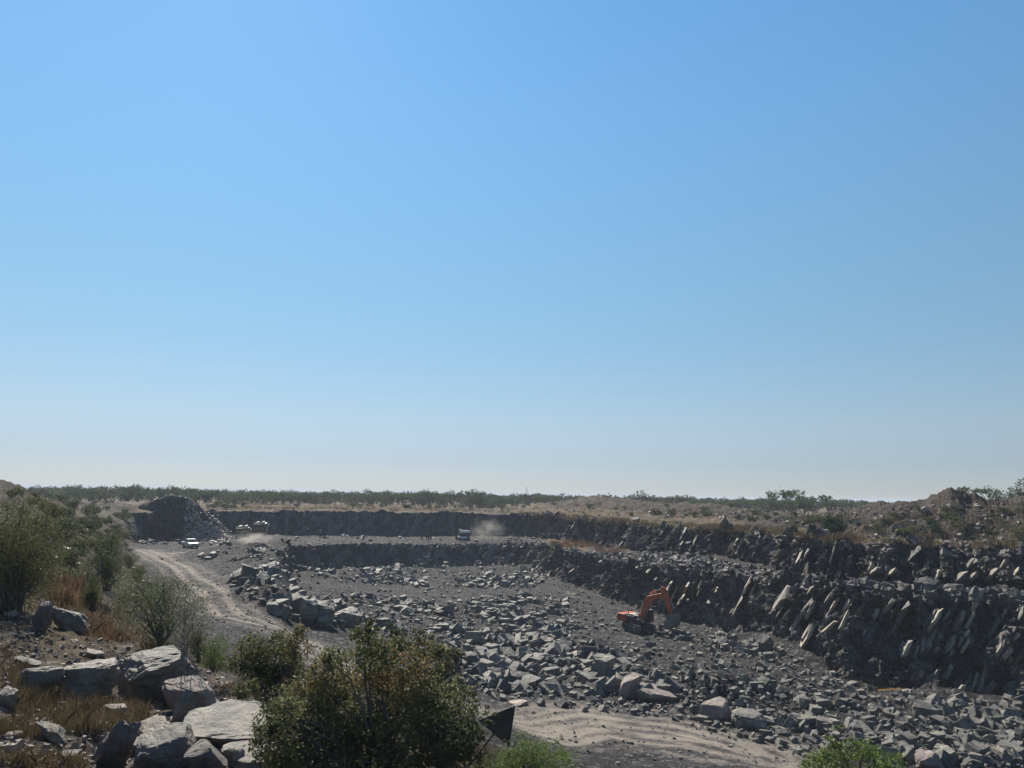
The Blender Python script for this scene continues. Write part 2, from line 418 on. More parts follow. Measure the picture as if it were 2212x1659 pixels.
# wall mask
def wband(lo, hi, e=.12): return np.clip((RID-lo+e)/e, 0, 1)*np.clip((hi+e-RID)/e, 0, 1)
wall = np.maximum(wband(5, 6), wband(7, 8))
wall *= np.clip((colx-255)/60, 0, 1)
lowgap = np.clip((615-colx)/25, 0, 1)*wband(5, 6); wall = wall*(1-np.clip(lowgap, 0, 1))

# ---- rock displacement
dPu = np.gradient(P, axis=1); dPv = np.gradient(P, axis=0)
Nn = np.cross(dPu, dPv); Nn /= np.linalg.norm(Nn, axis=-1, keepdims=True)+1e-12
Nn *= np.where(Nn[..., 2:3] < 0, -1, 1)
NB = np.array([-.865, .26, .43]); NB /= np.linalg.norm(NB)
EB = np.array([.157, -.66, .73]); EB -= NB*(EB@NB); EB /= np.linalg.norm(EB); FB = np.cross(NB, EB)
def blocks(P, th, ln, s):
    W = P + .6*np.stack([vn(P, .35, s+1), vn(P, .35, s+2), vn(P, .35, s+3)], -1)
    a = W@NB/th; b = W@EB/ln; c = W@FB/(ln*.6)
    ia = np.floor(a); z0 = np.zeros_like(ia)
    b = b+h3(ia, z0, z0, s+4)*9; c = c+h3(ia, z0+1, z0, s+5)*9
    ib = np.floor(b); ic = np.floor(c)
    return h3(ia, ib, ic, s)
Pw = P.copy()
m = wall > .01
right = np.clip((colx-1080)/120, 0, 1)
Q = P[m]
amp = (.40+.9*right[m])
disp = (blocks(Q, 1.3, 3.6, 1)*1.1+blocks(Q, .55, 1.7, 21)*.55+blocks(Q, .26, .8, 51)*.22-.9)*amp
# bedding: layers stand out one behind the other and taper back to the next joint
for th_, A_, sd_ in ((2.4, 1.5, 131), (.9, .45, 141)):
    Wq = Q+.7*np.stack([vn(Q, .22, sd_+1), vn(Q, .22, sd_+2), vn(Q, .22, sd_+3)], -1)
    a_ = Wq@NB/th_+.35*vn(Q, .09, sd_+5); ia_ = np.floor(a_); fr_ = a_-ia_
    sg_ = np.floor(Wq@EB/(th_*2.2)+h3(ia_, ia_*0, ia_*0, sd_)*7); am_ = .25+1.1*h3(ia_, sg_, ia_*0, sd_+6)**1.5
    disp += (fr_-.5)*A_*am_*(.15+right[m])
disp += fbm(Q, .12, 3, 61)*(.9+1.1*right[m])+fbm(Q, .9, 4, 71)*.3+(blocks(Q, 3.2, 8.0, 81)-.5)*1.5*right[m]
nn = Nn[m].copy(); nn[:, 2] = np.maximum(nn[:, 2], 0)*.5; nn /= np.linalg.norm(nn, axis=-1, keepdims=True)
# blocks push out toward the open pit
toc = -Q*np.array([1, 1, 0]); toc /= np.linalg.norm(toc, axis=-1, keepdims=True)
sgn = np.sign((nn*toc).sum(-1, keepdims=True)); sgn[sgn == 0] = 1
Pw[m] += nn*sgn*(disp*wall[m])[:, None]
P = Pw
# ground relief
flat = 1-wall
near = np.clip(60/np.maximum(RR, 8), .35, 3)
g = fbm(P, .08, 3, 81)*.55*np.clip(RR/40, .2, 1)
g += fbm(P, .7, 4, 91)*.18*(1-road*.8)
g += np.maximum(fbm(P, 2.2, 3, 95), -.1)*.16*(1-road)*np.clip(1.4-RR/150, 0, 1)
hum = np.abs(fbm(P, .33, 4, 99))*.6
g += np.where(RID > 8.1, hum*1.6*np.clip((RID-8.1)*2, 0, 1)*np.clip(2.2-RR/200, 0, 1), 0)
bank = np.clip(np.clip((colx-1560)/120, 0, 1)+.28*np.clip((colx-1110)/150, 0, 1), 0, 1)*np.clip((RID-8.95)*3, 0, 1)*np.clip((10.6-RID)*2, 0, 1)
g += bank*(np.abs(fbm(P, .16, 5, 301))*-2.2+.35+fbm(P, .55, 4, 303)*.6)
g += np.where((RID > 6.05) & (RID < 7.0), hum*(.25+1.2*right), 0)
g += np.where(RID < 2.1, (fbm(P, .5, 4, 103)*.45+fbm(P, 3, 4, 105)*.10)*np.clip((RR-3)/6, 0, 1), 0)
g -= road*rut*.012
P[..., 2] += g*flat
# keep the far plain below eye level
Rf = RR > 260
P[..., 2] = np.where(Rf, np.minimum(P[..., 2], -3.2), P[..., 2])
# puddle hollow at the foot of the right wall
pc = s0.at(1905, 1487)
dpu = np.hypot(P[..., 0]-pc[0], P[..., 1]-pc[1])
orange = np.exp(-(dpu/4.0)**2)*(RID < 4.97)
V = P.reshape(-1, 3)
_n2 = np.cross(np.gradient(P, axis=1), np.gradient(P, axis=0)); _n2 /= np.linalg.norm(_n2, axis=-1, keepdims=True)+1e-12; _n2 *= np.where(_n2[..., 2:3] < 0, -1, 1)
bed = (np.clip(((_n2@NB)-.72)/.14, 0, 1)*wall*right*np.clip(.75+1.1*vn(P, .35, 171), 0, 1)).reshape(-1)      # right wall faces turned along the bedding normal, toned pale
ii = np.arange(nrw*nx).reshape(nrw, nx)
F = np.stack([ii[:-1, :-1], ii[1:, :-1], ii[1:, 1:], ii[:-1, 1:]], -1).reshape(-1, 4)[:, ::-1]
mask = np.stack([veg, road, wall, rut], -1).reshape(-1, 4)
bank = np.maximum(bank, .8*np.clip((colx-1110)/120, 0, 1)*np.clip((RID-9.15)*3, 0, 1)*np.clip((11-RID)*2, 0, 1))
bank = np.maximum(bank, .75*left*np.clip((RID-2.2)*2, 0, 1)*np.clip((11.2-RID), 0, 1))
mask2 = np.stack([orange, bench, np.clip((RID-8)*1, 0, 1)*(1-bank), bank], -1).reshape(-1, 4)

def ground_mat():
    m, t, b = newmat('quarry_ground'); n = N(t); p = n.pos()
    mk = n('Attribute', attribute_name='mask'); sp = n('SeparateColor'); t.links.new(mk.outputs['Color'], sp.inputs[0])
    veg_, road_, wall_ = sp.outputs; rut_ = mk.outputs['Alpha']
    mk2 = n('Attribute', attribute_name='mask2'); sp2 = n('SeparateColor'); t.links.new(mk2.outputs['Color'], sp2.inputs[0])
    org, bnch, plain = sp2.outputs
    big = n.noise(.06, 4, .6, p); med = n.noise(.5, 6, .65, p); fin = n.noise(5, 6, .75, p); st = n.vor(3.2, 'F1', p, 'Color')
    stg = n('RGBToBW'); t.links.new(st, stg.inputs[0]); stn = stg.outputs[0]
    # crushed rock
    grav = n.ramp(med, [(.3, (.031, .029, .033)), (.55, (.055, .052, .056)), (.8, (.105, .098, .098))])
    grav = n.mix(.7, grav, n.ramp(fin, [(.3, .25), (.5, .5), (.72, .9)]), 'OVERLAY')
    grav = n.mix(n.step(stn, .72, .8), grav, (.20, .19, .18))
    # packed pale dust
    rd = n.ramp(med, [(.3, (.20, .18, .165)), (.55, (.29, .255, .22)), (.8, (.40, .35, .295))])
    rd = n.mix(.35, rd, n.ramp(fin, [(.3, .3), (.7, .8)]), 'OVERLAY')
    rfac = n.math('MULTIPLY', road_, n.step(n.math('ADD', n.math('ADD', n.math('MULTIPLY', med, .7), n.math('MULTIPLY', big, .5)), n.math('MULTIPLY', rut_, .65)), .45, 1.05))
    c = n.mix(n.math('MINIMUM', n.math('MULTIPLY', rfac, 1.35), 1.0), grav, rd)
    # soil with dry grass
    soil = n.ramp(med, [(.28, (.085, .068, .06)), (.48, (.15, .118, .098)), (.7, (.24, .19, .155))])
    soil = n.mix(n.step(stn, .75, .82), soil, (.36, .33, .29))
    straw = n.ramp(n.noise(1.3, 6, .7, p), [(.3, (.10, .08, .05)), (.55, (.19, .145, .09)), (.8, (.30, .235, .145))])
    gf = n.step(n.math('ADD', n.noise(.11, 5, .6, p), n.math('MULTIPLY', plain, .10)), .42, .6)
    vegc = n.mix(gf, soil, straw)
    vegc = n.mix(.6, vegc, n.ramp(fin, [(.3, .28), (.7, .85)]), 'OVERLAY')
    vegc = n.mix(n.math('MULTIPLY', n.step(bnch, .3, .8), .6), vegc, (.24, .13, .07))
    bk = mk2.outputs['Alpha']
    bsoil = n.ramp(n.noise(.35, 6, .7, p), [(.3, (.05, .041, .037)), (.5, (.088, .070, .058)), (.62, (.12, .093, .072)), (.72, (.20, .135, .088))])
    bsoil = n.mix(.6, bsoil, n.ramp(fin, [(.3, .25), (.7, .9)]), 'OVERLAY')
    vegc = n.mix(n.step(n.math('SUBTRACT', bk, n.math('MULTIPLY', n.noise(.09, 4, .6, p), .8)), -.05, .25), vegc, bsoil)
    vf = n.step(n.math('ADD', veg_, n.math('MULTIPLY', n.math('SUBTRACT', med, .5), .8)), .35, .65)
    c = n.mix(vf, c, vegc)
    # blasted rock wall
    pv = n('Mapping'); t.links.new(p, pv.inputs[0])
    pv.inputs['Rotation'].default_value = (.35, .6, .1); pv.inputs['Scale'].default_value = (1.0, .4, .6)
    wn = n.noise(.8, 8, .7, pv.outputs[0]); wn2 = n.noise(.13, 4, .6, p)
    wc = n.ramp(wn, [(.28, (.07, .075, .085)), (.5, (.125, .125, .13)), (.66, (.19, .18, .165)), (.8, (.33, .30, .25))])
    wc = n.mix(n.math('MULTIPLY', n.step(wn2, .5, .68), .5), wc, (.17, .135, .125), 'MIX')
    wc = n.mix(.6, wc, n.ramp(n.noise(3.5, 6, .75, pv.outputs[0]), [(.3, .22), (.7, .85)]), 'OVERLAY')
    vb = n('RGBToBW'); t.links.new(n.vor(.75, 'F1', pv.outputs[0], 'Color'), vb.inputs[0]); vb2 = n('RGBToBW'); t.links.new(n.vor(2.3, 'F1', pv.outputs[0], 'Color'), vb2.inputs[0])
    wc = n.mix(.9, wc, n.ramp(n.math('ADD', n.math('MULTIPLY', vb.outputs[0], .6), n.math('MULTIPLY', vb2.outputs[0], .4)), [(.25, (.45, .46, .5)), (.5, (.85, .85, .86)), (.72, (1.6, 1.58, 1.5))]), 'MULTIPLY')
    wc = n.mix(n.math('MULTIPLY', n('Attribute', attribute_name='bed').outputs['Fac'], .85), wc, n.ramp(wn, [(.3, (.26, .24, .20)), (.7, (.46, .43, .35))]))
    c = n.mix(n.step(wall_, .3, .7), c, wc)
    c = n.mix(n.step(n.math('ADD', org, n.math('MULTIPLY', n.math('SUBTRACT', med, .5), .9)), .6, .85), c, (.30, .17, .045))
    c = n.mix(1.0, c, (.66, .64, .63), 'MULTIPLY')
    t.links.new(c, b.inputs['Base Color'])
    hb = n.math('ADD', n.noise(1.6, 8, .75, p), n.math('MULTIPLY', n.vor(2.6, 'F1', p), .5))
    h2 = n.math('ADD', n.noise(9, 6, .8, p), n.math('MULTIPLY', n.vor(7, 'F1', p), .6))
    rough_ = n.math('SUBTRACT', 1.0, n.math('MULTIPLY', road_, .75))
    bn = n('Bump', i_Distance=.30); t.links.new(rough_, bn.inputs['Strength']); t.links.new(hb, bn.inputs['Height'])
    bn2 = n('Bump', i_Distance=.08); t.links.new(rough_, bn2.inputs['Strength']); t.links.new(h2, bn2.inputs['Height']); t.links.new(bn.outputs[0], bn2.inputs['Normal'])
    t.links.new(bn2.outputs[0], b.inputs['Normal'])
    b.inputs['Specular IOR Level'].default_value = .15
    return m
M_GROUND = ground_mat()
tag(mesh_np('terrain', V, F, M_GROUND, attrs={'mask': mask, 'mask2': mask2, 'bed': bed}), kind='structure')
surf = Surf(P)
def at(px, py):
    p = surf.at(px, py); return p
_az = P0.copy(); _azc = np.arctan2(P0[-40, :, 0], P0[-40, :, 1]); _RR = np.hypot(P[..., 0], P[..., 1])
def gz(x, y):
    c = int(np.clip(np.searchsorted(_azc, math.atan2(x, y)), 0, nx-1))
    return float(np.interp(math.hypot(x, y), _RR[:, c], P[:, c, 2]))
def pxm(p):
    'picture pixels per metre at p'
    return FD/max(1.0, float(np.dot(p, CF)))

# ================================================================== rocks
def hull(pts):
    b = bmesh.new()
    for p in pts: b.verts.new(p)
    r = bmesh.ops.convex_hull(b, input=b.verts)
    bmesh.ops.delete(b, geom=[v for v in b.verts if not v.link_faces], context='VERTS')
    return b
def rock_pts(kind, r):
    pts = []
    if kind == 'slab':
        n = r.choice([4, 5, 5, 6]); t = r.uniform(.16, .3); a0 = r.uniform(0, 6.3)
        for i in range(n):
            a = a0+6.283*(i+r.uniform(-.25, .25))/n; q = r.uniform(.72, 1.05)
            x, y = math.cos(a)*q, math.sin(a)*q*.68
            pts += [(x, y, t+r.uniform(-.05, .05)), (x*r.uniform(.85, 1.02), y*r.uniform(.85, 1.02), -t+r.uniform(-.05, .05))]
    elif kind == 'block':
        for sx in (-1, 1):
            for sy in (-1, 1):
                for sz in (-1, 1):
                    p = [sx*r.uniform(.62, 1), sy*.75*r.uniform(.6, 1), sz*.6*r.uniform(.6, 1)]; pts.append(tuple(p))
                    if r.random() < .45:
                        k = r.randrange(3); p[k] *= r.uniform(.2, .6); pts.append(tuple(p))
    else:
        for i in range(15 if kind == 'lump' else 40):
            v = Vector((r.gauss(0, 1), r.gauss(0, 1), r.gauss(0, 1))).normalized(); pts.append((v.x, v.y*.8, v.z*.62))
    return pts
def tri_arrays(b):
    bmesh.ops.triangulate(b, faces=b.faces); b.verts.index_update()
    return np.array([v.co[:] for v in b.verts]), np.array([[v.index for v in f.verts] for f in b.faces])
PROT = []                                    # (kind, verts, tris)
pr = random.Random(5)
for k in range(36):
    kind = ['slab', 'block', 'block', 'block', 'lump'][k % 5]
    b = hull(rock_pts(kind, pr)); V_, F_ = tri_arrays(b); b.free(); PROT.append((kind, V_, F_))
def rotm(rz, tilt, taz):
    c, s_ = np.cos(rz), np.sin(rz); o = np.zeros_like(c); l = np.ones_like(c)
    A = np.stack([np.stack([c, -s_, o], -1), np.stack([s_, c, o], -1), np.stack([o, o, l], -1)], -2)
    ax = np.stack([np.cos(taz), np.sin(taz), o], -1); ct, st = np.cos(tilt)[..., None, None], np.sin(tilt)[..., None, None]
    K = np.zeros(c.shape+(3, 3)); K[..., 0, 1] = -ax[..., 2]; K[..., 0, 2] = ax[..., 1]; K[..., 1, 0] = ax[..., 2]; K[..., 1, 2] = -ax[..., 0]; K[..., 2, 0] = -ax[..., 1]; K[..., 2, 1] = ax[..., 0]
    Rm = np.eye(3)+st*K+(1-ct)*(K@K)
    return Rm@A
def rock_cloud(name, pos, size, tilt, mat, label, cat, kinds=None, parent=None, lift=.25):
    n = len(pos); pid = rng.integers(0, len(PROT), n)
    rm = rotm(rng.uniform(0, 6.28, n), tilt, rng.uniform(0, 6.28, n)); sc = size[:, None]*rng.uniform(.7, 1.25, (n, 3))*np.array([1, 1, 1.35])
    Vs, Fs, Ts = [], [], []; off = 0; tint = rng.random(n)
    for p, (kd, v, f) in enumerate(PROT):
        s_ = np.nonzero(pid == p)[0]
        if not len(s_): continue
        W = np.einsum('nij,nvj->nvi', rm[s_], v[None]*sc[s_, None])+pos[s_, None]; W[..., 2] += (size[s_]*lift)[:, None]
        Vs.append(W.reshape(-1, 3)); m_ = len(s_)
        Fs.append((f[None]+(np.arange(m_)*len(v))[:, None, None]+off).reshape(-1, 3)); off += m_*len(v)
        Ts.append(np.repeat(tint[s_], len(v)))
    return tag(mesh_np(name, np.concatenate(Vs), np.concatenate(Fs), mat, attrs={'tint': np.concatenate(Ts)}, parent=parent), label, cat, kind='stuff')
def in_poly(poly, n, r=rng):
    poly = np.array(poly, float); lo = poly.min(0); hi = poly.max(0); out = []
    while len(out) < n:
        q = r.uniform(lo, hi, (n*2, 2)); x, y = q[:, 0], q[:, 1]; ins = np.zeros(len(q), bool); j = len(poly)-1
        for i in range(len(poly)):
            xi, yi = poly[i]; xj, yj = poly[j]
            ins ^= ((yi > y) != (yj > y)) & (x < (xj-xi)*(y-yi)/(yj-yi+1e-12)+xi); j = i
        out += list(q[ins])
    return np.array(out[:n])

BLK = [  # polygon, count, size lo, hi, phrase of the place
 ([(545, 1180), (600, 1185), (655, 1225), (650, 1290), (700, 1310), (790, 1330), (790, 1352), (700, 1352), (600, 1328), (498, 1272), (500, 1238), (548, 1232)], 620, .22, .95, 'in the ridge of blocks beside the haul road', 'blocks in the ridge beside the haul road'),
 ([(430, 1202), (470, 1190), (540, 1168), (590, 1180), (560, 1212), (440, 1208)], 300, .16, .65, 'in the low heap near the white pickup', 'blocks in the low heap near the pickup'),
 ([(640, 1222), (760, 1218), (1100, 1216), (1190, 1245), (1150, 1272), (900, 1268), (700, 1248)], 1700, .2, .72, 'on the far floor below the back wall', 'blocks on the far pit floor'),
 ([(740, 1285), (900, 1298), (1200, 1285), (1290, 1330), (1250, 1372), (1000, 1372), (860, 1362), (760, 1330)], 2500, .13, .66, 'in the rock band across the middle floor', 'blocks across the middle of the pit floor'),
 ([(960, 1420), (960, 1372), (1250, 1380), (1370, 1440), (1470, 1490), (1400, 1505), (1130, 1500), (980, 1470)], 2300, .11, .82, 'in the central heap left of the excavator', 'blocks in the central heap'),
 ([(1500, 1545), (1620, 1480), (1730, 1470), (1800, 1540), (1960, 1580), (2212, 1610), (2212, 1659), (1900, 1640), (1700, 1565), (1600, 1575)], 1100, .12, .62, 'in the heap below the right wall', 'blocks in the lower right heap'),
 ([(1980, 1520), (2212, 1510), (2212, 1659), (2080, 1659)], 1000, .12, .62, 'in the right corner of the pit', 'blocks at the right corner of the pit'),
 ([(1430, 1352), (1560, 1385), (1690, 1405), (1680, 1432), (1560, 1405), (1450, 1380)], 330, .16, .6, 'in front of the excavator bucket', 'blocks in front of the excavator'),
]
cand = []
for poly, n, lo, hi, ph, grp in BLK:
    q = in_poly(poly, n); clus = vn(np.stack([q[:, 0]*.02, q[:, 1]*.05, q[:, 0]*0], -1), 1, 7)
    for (x, y), cl in zip(q, clus):
        p = at(x, y)
        if p is None or (cl < -.12 and rng.random() < .72): continue
        sz = lo*.75+(hi*1.08-lo*.75)*rng.random()**3.6*(1.0 if cl > -.2 else .55)
        cand.append((sz*pxm(p), sz, p, ph, grp))
cand.sort(key=lambda c: -c[0])
NIND = 262
prot_ob = {}
words = {'slab': 'flat slab', 'block': 'angular block', 'lump': 'rounded boulder'}
for k, (ps, sz, p, ph, grp) in enumerate(cand[:NIND]):
    pid = rnd.randrange(len(PROT)); kd, v, f = PROT[pid]
    if pid not in prot_ob:
        b = hull([tuple(q) for q in v]); bmesh.ops.dissolve_limit(b, angle_limit=.12, verts=b.verts, edges=b.edges)
        bmesh.ops.bevel(b, geom=list(b.edges), offset=.03, segments=1, affect='EDGES')
        me = bpy.data.meshes.new('boulder'); b.to_mesh(me); b.free(); me.materials.append(M_ROCK)
        prot_ob[pid] = me
    o = bpy.data.objects.new({'slab': 'flat_boulder', 'block': 'angular_boulder', 'lump': 'boulder'}[kd], prot_ob[pid]); COL.objects.link(o)
    o.rotation_euler = (rnd.gauss(0, .36), rnd.gauss(0, .36), rnd.uniform(0, 6.28))
    s_ = (sz*rnd.uniform(.8, 1.25), sz*rnd.uniform(.8, 1.25), sz*rnd.uniform(.95, 1.65)); o.scale = s_
    o.location = (p[0], p[1], p[2]+.22*sz)
    big = 'large ' if sz > 1.05 else ('' if sz > .6 else 'small ')
    tag(o, f'{big}grey {words[kd]} {ph}'.strip(), 'rock', f'{big}{words[kd]}s among {grp}'.strip())
rest = cand[NIND:]
rock_cloud('rock_pile', np.array([c[2] for c in rest]), np.array([c[1] for c in rest]), rng.normal(0, .5, len(rest)), M_RUB,
           'loose grey blasted blocks lying thick over the pit floor', 'blasted rock')
def scatter(polys, lo, hi, pw=2.5):
    pp, ss = [], []
    for poly, n in polys:
        for x, y in in_poly(poly, n):
            p = at(x, y)
            if p is not None: pp.append(p); ss.append(lo+(hi-lo)*rng.random()**pw)
    return np.array(pp), np.array(ss)
FLOOR = [(620, 1225), (1180, 1225), (1400, 1325), (1640, 1385), (1850, 1480), (2212, 1530), (2212, 1659), (1750, 1640), (1500, 1570), (1000, 1500), (900, 1440), (780, 1360), (640, 1300)]
pp, ss = scatter([(FLOOR, 5500)], .06, .42, 3.2)
rock_cloud('rubble', pp, ss, rng.normal(0, .5, len(pp)), M_RUB, 'scattered small broken stones covering the pit floor', 'rubble')
pp, ss = scatter([([(1150, 1190), (1300, 1195), (1500, 1200), (1700, 1240), (1900, 1262), (2212, 1278), (2212, 1310), (1900, 1295), (1700, 1275), (1500, 1235), (1350, 1222), (1200, 1215)], 3200),
                  ([(1450, 1165), (1500, 1170), (1560, 1215), (1500, 1225), (1380, 1200)], 500),
                  ([(1600, 1150), (1860, 1175), (2212, 1188), (2212, 1205), (1860, 1195), (1600, 1165)], 800),
                  ([(600, 1155), (1150, 1160), (1180, 1195), (1000, 1185), (620, 1178)], 260),
                  ([(1090, 1150), (1180, 1165), (1180, 1230), (1130, 1215)], 300)], .09, .5, 3.4)
rock_cloud('bench_rubble', pp, ss, rng.normal(0, .5, len(pp)), M_BENCH, 'broken stone lying along the wall tops and on the bench', 'rubble')
pp, ss = scatter([([(1100, 1530), (1500, 1540), (1800, 1620), (2212, 1659), (1100, 1659)], 600), ([(330, 1190), (600, 1210), (500, 1240), (620, 1345), (760, 1400), (450, 1400)], 900)], .03, .14, 3)
rock_cloud('road_stones', pp, ss, rng.normal(0, .5, len(pp)), M_RUB, 'small loose stones along the dusty haul road', 'gravel')
pp, ss = scatter([([(1640, 1100), (2212, 1085), (2212, 1180), (1870, 1170), (1650, 1150)], 900), ([(1130, 1095), (1640, 1105), (1640, 1135), (1150, 1105)], 500),
                  ([(0, 1050), (260, 1100), (300, 1200), (340, 1260), (330, 1330), (0, 1330)], 380)], .06, .42, 5)
rock_cloud('spoil_stones', pp, ss, rng.normal(0, .5, len(pp)), M_TAN, 'stones sticking out of the grassy spoil banks around the pit', 'stones')
pp, ss = scatter([([(0, 1330), (200, 1330), (420, 1420), (520, 1500), (620, 1640), (600, 1659), (0, 1659)], 5000)], .012, .09, 5)
rock_cloud('slope_stones', pp, ss, rng.normal(0, .5, len(pp)), M_TAN, 'small stones and chips littering the near slope', 'stones')

# ---- bedding slabs that stand out of the right hand walls (fixed rock: part of the wall)
def zc(sc, ox, oy, L): return [(((x1/sc+ox)/1.8228), ((y1/sc+oy)/1.8228), ((x2/sc+ox)/1.8228), ((y2/sc+oy)/1.8228), w_/sc/1.8228) for x1, y1, x2, y2, w_ in L]
ST = zc(2.458, 3132, 1880, [(170, 1370, 345, 1140, 25), (270, 1375, 400, 1170, 18), (460, 1290, 555, 1160, 40), (60, 1610, 220, 1420, 35), (140, 1620, 400, 1390, 20), (1200, 1530, 1395, 1290, 45), (1450, 1560, 1650, 1310, 45), (1840, 1590, 1975, 1355, 38), (1450, 1075, 1650, 925, 50), (1780, 1070, 1975, 870, 40), (1930, 1090, 2100, 950, 40), (1290, 1050, 1385, 950, 45), (860, 975, 985, 890, 25), (725, 935, 805, 870, 20), (1140, 1010, 1170, 970, 20), (60, 800, 125, 715, 30), (1600, 1080, 1760, 930, 30)])
ST += zc(2.212, 3032, 2350, [(1095, 510, 1165, 420, 35), (1240, 760, 1340, 650, 28), (1330, 780, 1475, 640, 35), (1270, 520, 1330, 460, 35), (1400, 500, 1475, 450, 30), (1720, 850, 1800, 660, 35), (1790, 830, 1900, 620, 28), (1640, 840, 1690, 775, 25), (1870, 845, 1960, 740, 35), (1995, 840, 2140, 740, 60), (1860, 520, 1940, 455, 25), (2090, 670, 2170, 600, 25), (1080, 705, 1135, 650, 18)])
ST += zc(2.458, 2300, 1880, [(1780, 1345, 1960, 1090, 35), (885, 1250, 970, 1145, 20), (1010, 700, 1090, 600, 22), (1370, 745, 1455, 650, 15), (890, 710, 980, 650, 15), (145, 655, 240, 575, 15), (470, 885, 570, 860, 25), (600, 920, 680, 880, 25), (980, 1220, 1040, 1150, 12), (1150, 1250, 1240, 1180, 20), (2100, 1640, 2212, 1440, 40), (640, 1010, 760, 940, 20), (860, 1150, 900, 1080, 18)])
ST += zc(2.765, 1600, 1880, [(1400, 1000, 1580, 830, 20), (1520, 1090, 1580, 1020, 18), (1600, 1045, 1690, 960, 10), (1760, 1045, 1840, 985, 12), (1910, 690, 1990, 600, 18), (1790, 570, 1850, 480, 10), (2095, 735, 2180, 670, 12), (1000, 570, 1090, 470, 12)])
for _poly, _n, _lo, _hi in (([(1260, 1225), (1500, 1250), (1640, 1270), (1860, 1310), (2212, 1320), (2212, 1510), (1960, 1480), (1800, 1430), (1640, 1345), (1400, 1290)], 60, 12, 52),
                           ([(1300, 1140), (1600, 1170), (1860, 1200), (2212, 1210), (2212, 1265), (1860, 1245), (1700, 1220), (1400, 1180)], 30, 10, 34)):
    for x_, y_ in in_poly(_poly, _n):
        l_ = rng.uniform(_lo, _hi)*np.interp(x_, [1300, 2000], [.55, 1.1]); a_ = math.radians(rng.uniform(50, 66))
        ST.append((x_, y_, x_+l_*math.cos(a_), y_-l_*math.sin(a_), rng.uniform(2.5, 7)*np.interp(x_, [1300, 2000], [.6, 1.1])))
def fit_slab(x1, y1, x2, y2, w_):
    mx, my = (x1+x2)/2, (y1+y2)/2; c = at(mx, my)
    if c is None: return None
    k = pxm(c); J = []
    for a in (EB, FB): J.append([a@CR - 0, -(a@CU)])
    J = np.array(J).T*k                                       # picture shift per metre along EB, FB (small angle about c)
    d = c/np.linalg.norm(c)
    J = []
    x0, y0, _ = proj(c[None])
    for a in (EB, FB):
        xa, ya, _ = proj((c+a*.1)[None]); J.append([(xa[0]-x0[0])*10, (ya[0]-y0[0])*10])
    J = np.array(J).T
    ab = np.linalg.solve(J, np.array([x2-x1, y2-y1]))
    e = EB*ab[0]+FB*ab[1]; L = np.linalg.norm(e)
    if L > 9: e = e/L*9; L = 9
    e /= L; f = np.cross(NB, e)
    xa, ya, _ = proj((c+f*.1)[None]); v = np.array([(xa[0]-x0[0])*10, (ya[0]-y0[0])*10]); u = np.array([x2-x1, y2-y1], float); u /= np.linalg.norm(u)
    pw_ = abs(v[0]*u[1]-v[1]*u[0]); W = min(2.6, max(.3, w_/max(pw_, 1e-3)))
    return c, e, f, L, W
def slab_geo(c, e, f, n_, L, W, T, r):
    out = []; n0 = 6
    for s_ in (1, -1):
        for i in range(n0):
            a = 6.283*(i+r.uniform(-.3, .3))/n0
            x = math.copysign(abs(math.cos(a))**.6, math.cos(a))*L/2*r.uniform(.82, 1.08); y = math.copysign(abs(math.sin(a))**.5, math.sin(a))*W/2*r.uniform(.6, 1.15)
            out.append(c+e*x+f*y+n_*(s_*T/2+r.uniform(-.04, .04)))
    return out
LV, LF, LT, off = [], [], [], 0
def add_slab(pts, t):
    global off
    b = hull([tuple(p) for p in pts]); v, f = tri_arrays(b); b.free()
    LV.append(v); LF.append(f+off); LT.append(np.full(len(v), t)); off += len(v)
for s_ in ST:
    r_ = fit_slab(*s_)
    if r_ is None: continue
    c, e, f, L, W = r_; v2c = -c/np.linalg.norm(c)
    T_ = rnd.uniform(.2, .4)
    add_slab(slab_geo(c+v2c*.06, e, f, NB, L*1.08, W*1.05, T_*.8, rnd), rnd.random())
LPALE = (np.concatenate(LV), np.concatenate(LF), np.concatenate(LT)); LV, LF, LT, off = [], [], [], 0
tag(mesh_np('bedding_ledges', LPALE[0], LPALE[1], M_SLAB, attrs={'tint': LPALE[2]}), kind='structure')
RW = [([(1180, 1200), (1400, 1220), (1600, 1250), (1860, 1300), (2212, 1310), (2212, 1520), (1960, 1490), (1800, 1440), (1640, 1365), (1400, 1300)], 45),
      ([(1100, 1110), (1400, 1145), (1600, 1160), (1860, 1190), (2212, 1200), (2212, 1270), (1860, 1250), (1700, 1225), (1400, 1185), (1120, 1155)], 25)]
for poly, n in RW:
    for x, y in in_poly(poly, n):
        c = at(x, y)
        if c is None: continue
        j = np.array([rnd.gauss(0, .16) for _ in range(3)]); n_ = NB+j; n_ /= np.linalg.norm(n_)
        e = EB-n_*(EB@n_); e /= np.linalg.norm(e); f = np.cross(n_, e); L = .5+4.2*rnd.random()**2.2
        add_slab(slab_geo(c, e, f, n_, L, L*rnd.uniform(.2, .5), rnd.uniform(.1, .4), rnd), rnd.random())
tag(mesh_np('wall_blocks', np.concatenate(LV), np.concatenate(LF), M_RUB, attrs={'tint': np.concatenate(LT)}), kind='structure')

